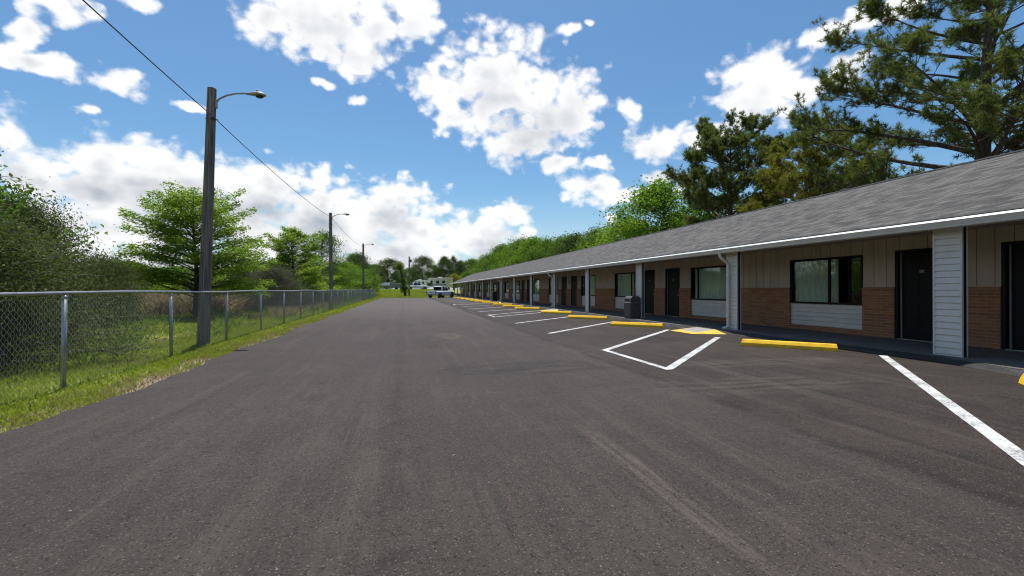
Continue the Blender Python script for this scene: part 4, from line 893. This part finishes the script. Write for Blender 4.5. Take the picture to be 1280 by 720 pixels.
# ------------------------------------------------------------------ far vehicles
def profile_body(mb, secs):
    """secs: list of (y, [(x,z)...]) rings of equal length"""
    n = len(secs[0][1]); V = [(x, y, z) for y, r in secs for x, z in r]
    F = [(i*n+j, i*n+(j+1) % n, (i+1)*n+(j+1) % n, (i+1)*n+j) for i in range(len(secs)-1) for j in range(n)]
    return mb.add(V, F+[tuple(range(n)), tuple(range((len(secs)-1)*n, len(secs)*n))])
def pickup(loc, rz, lab, s_=1.0):
    p = empty('pickup_truck', loc, rz, label=lab, cat='pickup truck', group=None); p.scale = (s_, s_, s_)   # nose towards +y
    def ring(hw, z0, z1, tk=.9): return [(-hw*.96, z0), (hw*.96, z0), (hw, z0+.22), (hw, z1-.12), (hw*tk, z1), (-hw*tk, z1), (-hw, z1-.12), (-hw, z0+.22)]
    mb = MB(); profile_body(mb, [(-2.75, ring(.90, .50, 1.08)), (-2.70, ring(.95, .42, 1.10)), (-1.0, ring(.96, .38, 1.10)), (1.0, ring(.96, .36, 1.12)), (1.3, ring(.96, .36, 1.14)), (2.2, ring(.95, .38, 1.10)), (2.62, ring(.90, .42, 1.02)), (2.75, ring(.80, .48, .95))]); body = mb.build('body', 'car_white', p)
    mb = MB(); mb.box(-.78, .78, -2.60, -1.02, 1.085, 1.106); mb.build('truck_bed', 'rubber', body)
    cab = [(-1.02, [(-.84, 1.10), (.84, 1.10), (.72, 1.78), (-.72, 1.78)]), (-.85, [(-.86, 1.10), (.86, 1.10), (.70, 1.84), (-.70, 1.84)]), (.45, [(-.88, 1.12), (.88, 1.12), (.68, 1.84), (-.68, 1.84)]), (1.28, [(-.86, 1.13), (.86, 1.13), (.74, 1.20), (-.74, 1.20)])]
    mb = MB(); profile_body(mb, cab); cb = mb.build('cab', 'car_white', p)
    mb = MB()
    for sx_ in (-1, 1):
        for (y0, y1, yt0, yt1) in ((-.80, -.12, -.74, -.12), (-.02, .92, -.02, .42)):
            o_ = .012
            mb.add([(sx_*(.862+o_), y0, 1.16), (sx_*(.862+o_), y1, 1.17), (sx_*(.71+o_), yt1, 1.74), (sx_*(.71+o_), yt0, 1.74)], [(0, 1, 2, 3)])
    mb.add([(-.72, -1.035, 1.2), (.72, -1.035, 1.2), (.66, -1.03, 1.72), (-.66, -1.03, 1.72)], [(0, 1, 2, 3)])
    mb.add([(-.74, 1.235, 1.20), (.74, 1.235, 1.20), (.64, .50, 1.81), (-.64, .50, 1.81)], [(0, 1, 2, 3)]); mb.build('window', 'glass_dark', cb)
    mb = MB(); mb.box(-.93, .93, -2.92, -2.77, .45, .62); mb.build('rear_bumper', 'chrome', p, bevel=.02)
    mb = MB(); mb.box(-.90, .90, 2.72, 2.86, .42, .62); mb.build('front_bumper', 'chrome', p, bevel=.02)
    for sx_ in (-1, 1):
        mb = MB(); mb.box(sx_*.86-.09, sx_*.86+.09, -2.785, -2.66, .74, 1.04); mb.build('tail_light', 'tail_red', p, bevel=.01)
        mb = MB(); mb.box(sx_*.68-.14, sx_*.68+.14, 2.66, 2.775, .72, .90); mb.build('headlight', 'chrome', p, bevel=.01)
        mb = MB(); mb.box(min(sx_*.97, sx_*1.16), max(sx_*.97, sx_*1.16), .78, .9, 1.12, 1.3); mb.build('mirror', 'car_white', p, bevel=.02)
        for y in (-1.72, 1.78):
            w = MB(); w.lathe([(.24, -.12), (.36, -.125), (.39, -.07), (.39, .07), (.36, .125), (.24, .12)], 22, (sx_*.86, y, .39), 'x'); wh = w.build('wheel', 'rubber', p, smooth=False)
            r_ = MB(); r_.lathe([(.05, sx_*.10), (.22, sx_*.06), (.235, sx_*.125), (.12, sx_*.11)], 14, (sx_*.86, y, .39), 'x'); r_.build('rim', 'chrome', wh)
            f_ = MB(); th = [math.pi*i/10 for i in range(11)]; ring_ = [(y+.50*math.cos(t), .39+.46*math.sin(t)) for t in th]
            V = [(sx_*.968, a, b) for a, b in ring_]+[(sx_*.968, y+.40*math.cos(t), .39+.40*math.sin(t)) for t in th]; f_.add(V, [(i, i+1, i+12, i+11) for i in range(10)]); f_.build('wheel_arch', 'rubber', body)
    mb = MB(); mb.box(-.14, .14, -2.79, -2.765, .84, .92); mb.build('tailgate_handle', 'rubber', p)
    return p
pickup((5.55, 70.6, .005), -R(38), 'white pickup truck parked at the far end of the yellow wheel stops', .96)
pickup((3.0, 113.5, float(gz(3, 113.5))), R(-78), 'white pickup standing on the far bank right of the utility pole', 1.0)
def camper(loc, rz, L, H, lab, fifth):
    c = empty('camper_trailer', loc, rz, label=lab, cat='camper')
    z0 = .65; mb = MB()
    out = [(-L/2, z0), (L/2-(1.9 if fifth else .3), z0), (L/2-(1.8 if fifth else .15), 1.75 if fifth else 1.0), (L/2, 1.95 if fifth else 1.5), (L/2-.05, H-.75), (L/2-.9, H), (-L/2, H)]
    mb.prism(out, 'x', -1.2, 1.2, Matrix.Rotation(R(-90), 4, 'Z') @ Matrix.Rotation(R(90), 4, 'Z')); bd = mb.build('body', 'camper_cream' if fifth else 'white_metal', c, bevel=.06)
    for (a, b, za, zb) in ((-L*.38, -L*.25, 1.7, 2.3), (-L*.1, .2, 1.6, 2.3), (L*.2, L*.3, 1.8, 2.35)):
        for sx_ in (-1, 1):
            mb = MB(); mb.box(min(sx_*1.195, sx_*1.222), max(sx_*1.195, sx_*1.222), a, b, za, zb); mb.build('window', 'glass_dark', c)
    mb = MB()
    for sx_ in (-1, 1): mb.box(min(sx_*1.2, sx_*1.212), max(sx_*1.2, sx_*1.212), -L*.46, L*.30, 1.2, 1.42)
    mb.split('stripe', 'stripe_blue', c)
    mb = MB(); mb.box(1.2, 1.215, L*.06, L*.06+.7, .75, 2.45); mb.build('door', 'white_metal', c)
    mb = MB(); mb.box(-.35, .35, -.5, .3, H+.001, H+.25); mb.build('air_conditioner', 'white_metal', c, bevel=.04)
    for sx_ in (-1, 1):
        for y in (-L*.18, -L*.18-.85): mb = MB(); mb.lathe([(.2, -.1), (.36, -.1), (.36, .1), (.2, .1)], 18, (sx_*1.0, y, .36), 'x'); mb.build('wheel', 'rubber', c)
    return c
camper((8.6, 114, float(gz(8.6, 114))), R(52), 6.2, 3.0, 'large cream camper trailer on the far bank behind the parked pickup', True)
camper((4.2, 128, float(gz(4.2, 128))), R(80), 3.6, 2.7, 'white camper trailer behind the distant white pickup', False)
# utility trailer and a boat on the far bank
ut = empty('box_trailer', (-1.8, 115, float(gz(-1.8, 115))), R(85), label='small dark grey box trailer on the far bank', cat='trailer')
mb = MB(); mb.box(-.9, .9, -1.3, 1.3, .5, 1.6); mb.build('body', 'grey_paint', ut, bevel=.05)
mb = MB(); mb.tube([(0, 1.3, .5), (0, 2.2, .45)], .05, 6); mb.build('tow_bar', 'grey_paint', ut)
for sx_ in (-1, 1): mb = MB(); mb.lathe([(.15, -.1), (.32, -.1), (.32, .1), (.15, .1)], 16, (sx_*1.0, 0, .32), 'x'); mb.build('wheel', 'rubber', ut)
bo = empty('motor_boat', (-4.9, 121, float(gz(-4.9, 121))), R(95), label='grey motor boat with white cabin parked near the fence end', cat='boat')
mb = MB(); profile_body(mb, [(-2.6, [(-.6, .5), (.6, .5), (1.0, 1.1), (-1.0, 1.1)]), (.8, [(-.5, .45), (.5, .45), (1.05, 1.2), (-1.05, 1.2)]), (2.2, [(-.15, .7), (.15, .7), (.6, 1.35), (-.6, 1.35)]), (2.9, [(-.02, 1.1), (.02, 1.1), (.06, 1.45), (-.06, 1.45)])]); mb.build('hull', 'grey_paint', bo)
mb = MB(); profile_body(mb, [(-1.3, [(-.75, 1.1), (.75, 1.1), (.65, 1.95), (-.65, 1.95)]), (.3, [(-.75, 1.15), (.75, 1.15), (.6, 1.9), (-.6, 1.9)]), (1.1, [(-.6, 1.2), (.6, 1.2), (.5, 1.3), (-.5, 1.3)])]); mb.build('cabin', 'white_metal', bo)
mb = MB(); mb.box(-.75, .75, -2.0, 1.8, .28, .46); mb.build('trailer_frame', 'galvanised', bo)
for sx_ in (-1, 1): mb = MB(); mb.lathe([(.15, -.1), (.3, -.1), (.3, .1), (.15, .1)], 16, (sx_*.9, -.6, .3), 'x'); mb.build('wheel', 'rubber', bo)

# ------------------------------------------------------------------ grass, weeds, dry brush (uncountable)
rg = np.random.default_rng(17)
def grass_field(name, n, xr, yr, hgt, wid, m, lab, keep, pw=1.0, cat='grass'):
    x = rg.uniform(*xr, n); y = yr[0]+(yr[1]-yr[0])*rg.uniform(0, 1, n)**pw
    ok = keep(x, y); x, y = x[ok], y[ok]; n = len(x)
    b = np.stack([x, y, gz(x, y)-.005], -1); a = rg.uniform(0, 6.283, n); t = np.stack([np.cos(a), np.sin(a), 0*a], -1)
    h = (hgt*rg.uniform(.4, 1.35, n)*(1+.012*y))[:, None]; w = (wid*(1+.05*y)*rg.uniform(.7, 1.3, n))[:, None]
    ln = rg.normal(size=(n, 3))*.45; ln[:, 2] = 1
    mid = b+ln*h*.55; tipd = b+ln*h*np.array([1.5, 1.5, 1.0])
    V = np.stack([b-t*w, b+t*w, mid+t*w*.7, tipd, mid-t*w*.7], 1).reshape(-1, 3)
    me = np_mesh(name, V, 5); return tag(link(name, me, m), lab, cat, kind='stuff')
def nz(x, y, s_): return .5+.25*np.sin(x*s_*1.7+y*s_*.6+1)+.25*np.sin(y*s_*1.3-x*s_*.9+2.2)+.15*np.sin(x*s_*4.1+y*s_*3.3)
def edgex(y): return np.interp(y, yl, xl)
def keep_verge(x, y):
    d = edgex(y)-x; pat = nz(x, y, 2.2)+rg.normal(size=len(x))*.18
    return (d > .03) & ((d > .42) | (pat > .58-.7*(d-.03))) & (rg.uniform(size=len(x)) < .35+.8*np.clip(nz(x, y, 1.1), 0, 1))
grass_field('grass', 150000, (-5.6, -3.15), (1.0, 24), .055, .0042, 'grass', 'short yellow green grass on the verge beside the asphalt', keep_verge, 1.3)
grass_field('grass', 150000, (-14, -5.2), (1.5, 26), .085, .0055, 'grass', 'longer grass in the field behind the near fence', lambda x, y: rg.uniform(size=len(x)) < np.clip(nz(x, y, .9)*1.3, .1, 1), 1.2)
grass_field('grass', 110000, (-9, -2.9), (22, 78), .06, .006, 'grass', 'grass strip along the far half of the fence', lambda x, y: (edgex(y)-x > .05), 1.0)
grass_field('grass', 60000, (-8, 9), (70.8, 112), .10, .008, 'grass', 'rough grass on the bank beyond the asphalt end', lambda x, y: (y > 71.3+np.clip((x-2)*1.6, 0, 7)), 1.3)
grass_field('weeds', 26000, (-9, -4.9), (9, 75), .26, .006, 'weeds', 'taller green weeds growing behind the fence', lambda x, y: nz(x, y, 1.6) > .72, 1.4, 'weeds')
grass_field('dry_brush', 42000, (-24, -8.6), (26, 36), .62, .009, 'dry_brush', 'tan dry brush and dead stalks behind the bright cypress', lambda x, y: nz(x, y, .8) > .25, 1.0, 'dry brush')
grass_field('dry_brush', 16000, (-6.4, -5.2), (15, 40), .30, .005, 'dry_brush', 'brown dead stalks along the foot of the fence', lambda x, y: (nz(x, y, 1.3) > .66) & (y > 19), 1.0, 'dry brush')
grass_field('dry_grass', 26000, (-4.6, -3.2), (2.5, 26), .05, .0035, 'dry_brush', 'dead straw coloured blades along the sandy asphalt edge', lambda x, y: (edgex(y)-x > .02) & (edgex(y)-x < .25+.7*nz(x, y, 1.4)), 1.3)
# wood closing the field on the left
ww = np.random.default_rng(77); C_ = []
for k in range(260):
    t = ww.uniform(); x0 = -92+14*t+ww.normal()*7; y0 = -60+150*t; h0 = ww.uniform(6, 13); m_ = 240
    p = ww.normal(size=(m_, 3)); p /= np.linalg.norm(p, axis=1, keepdims=True); p *= ww.uniform(.3, 1, m_)[:, None]**.5
    C_.append(np.array([x0, y0, h0*.5])+p*np.array([3.6, 3.6, h0*.5]))
tag(link('wood', np_mesh('wood', leaf_quads(ww, np.concatenate(C_), .34, .5), 4), 'leaf_mid'), 'green wood closing the field far to the left', 'wood', kind='stuff')
# leaf litter below the olive shrubs
n = 9000; x = rg.uniform(-10.5, -5.3, n); y = rg.uniform(8, 16, n); ok = nz(x, y, .8) > .42; P = np.stack([x, y, gz(x, y)+.006], -1)[ok]
tag(link('leaf_litter', np_mesh('leaf_litter', leaf_quads(rg, P, .04, .5, .8), 4), 'dry_brush'), 'brown leaf litter on the soil under the olive shrubs', 'leaf litter', kind='stuff')
# crumbs of gravel and litter on the asphalt
V = []; n = 260; x = rg.uniform(-3.2, 8.8, n); y = 1.2+22*rg.uniform(0, 1, n)**1.6
for px, py in zip(x, y):
    s_ = rg.uniform(.003, .0075); c_ = np.array([px, py, .002+s_*.5]); d_ = rg.normal(size=(4, 3))*s_; d_[:, 2] = np.abs(d_[:, 2])*.6
    t = [c_+d_[0], c_+d_[1]*1.1, c_-d_[0]*.9, c_+np.array([0, 0, s_])]
    for f in ((0, 1, 2), (0, 1, 3), (1, 2, 3), (2, 0, 3)): V += [t[k] for k in f]
tag(link('gravel', np_mesh('gravel', np.array(V), 3), 'ramp_grey'), 'pale grit and crumbs scattered over the asphalt', 'grit', kind='stuff')
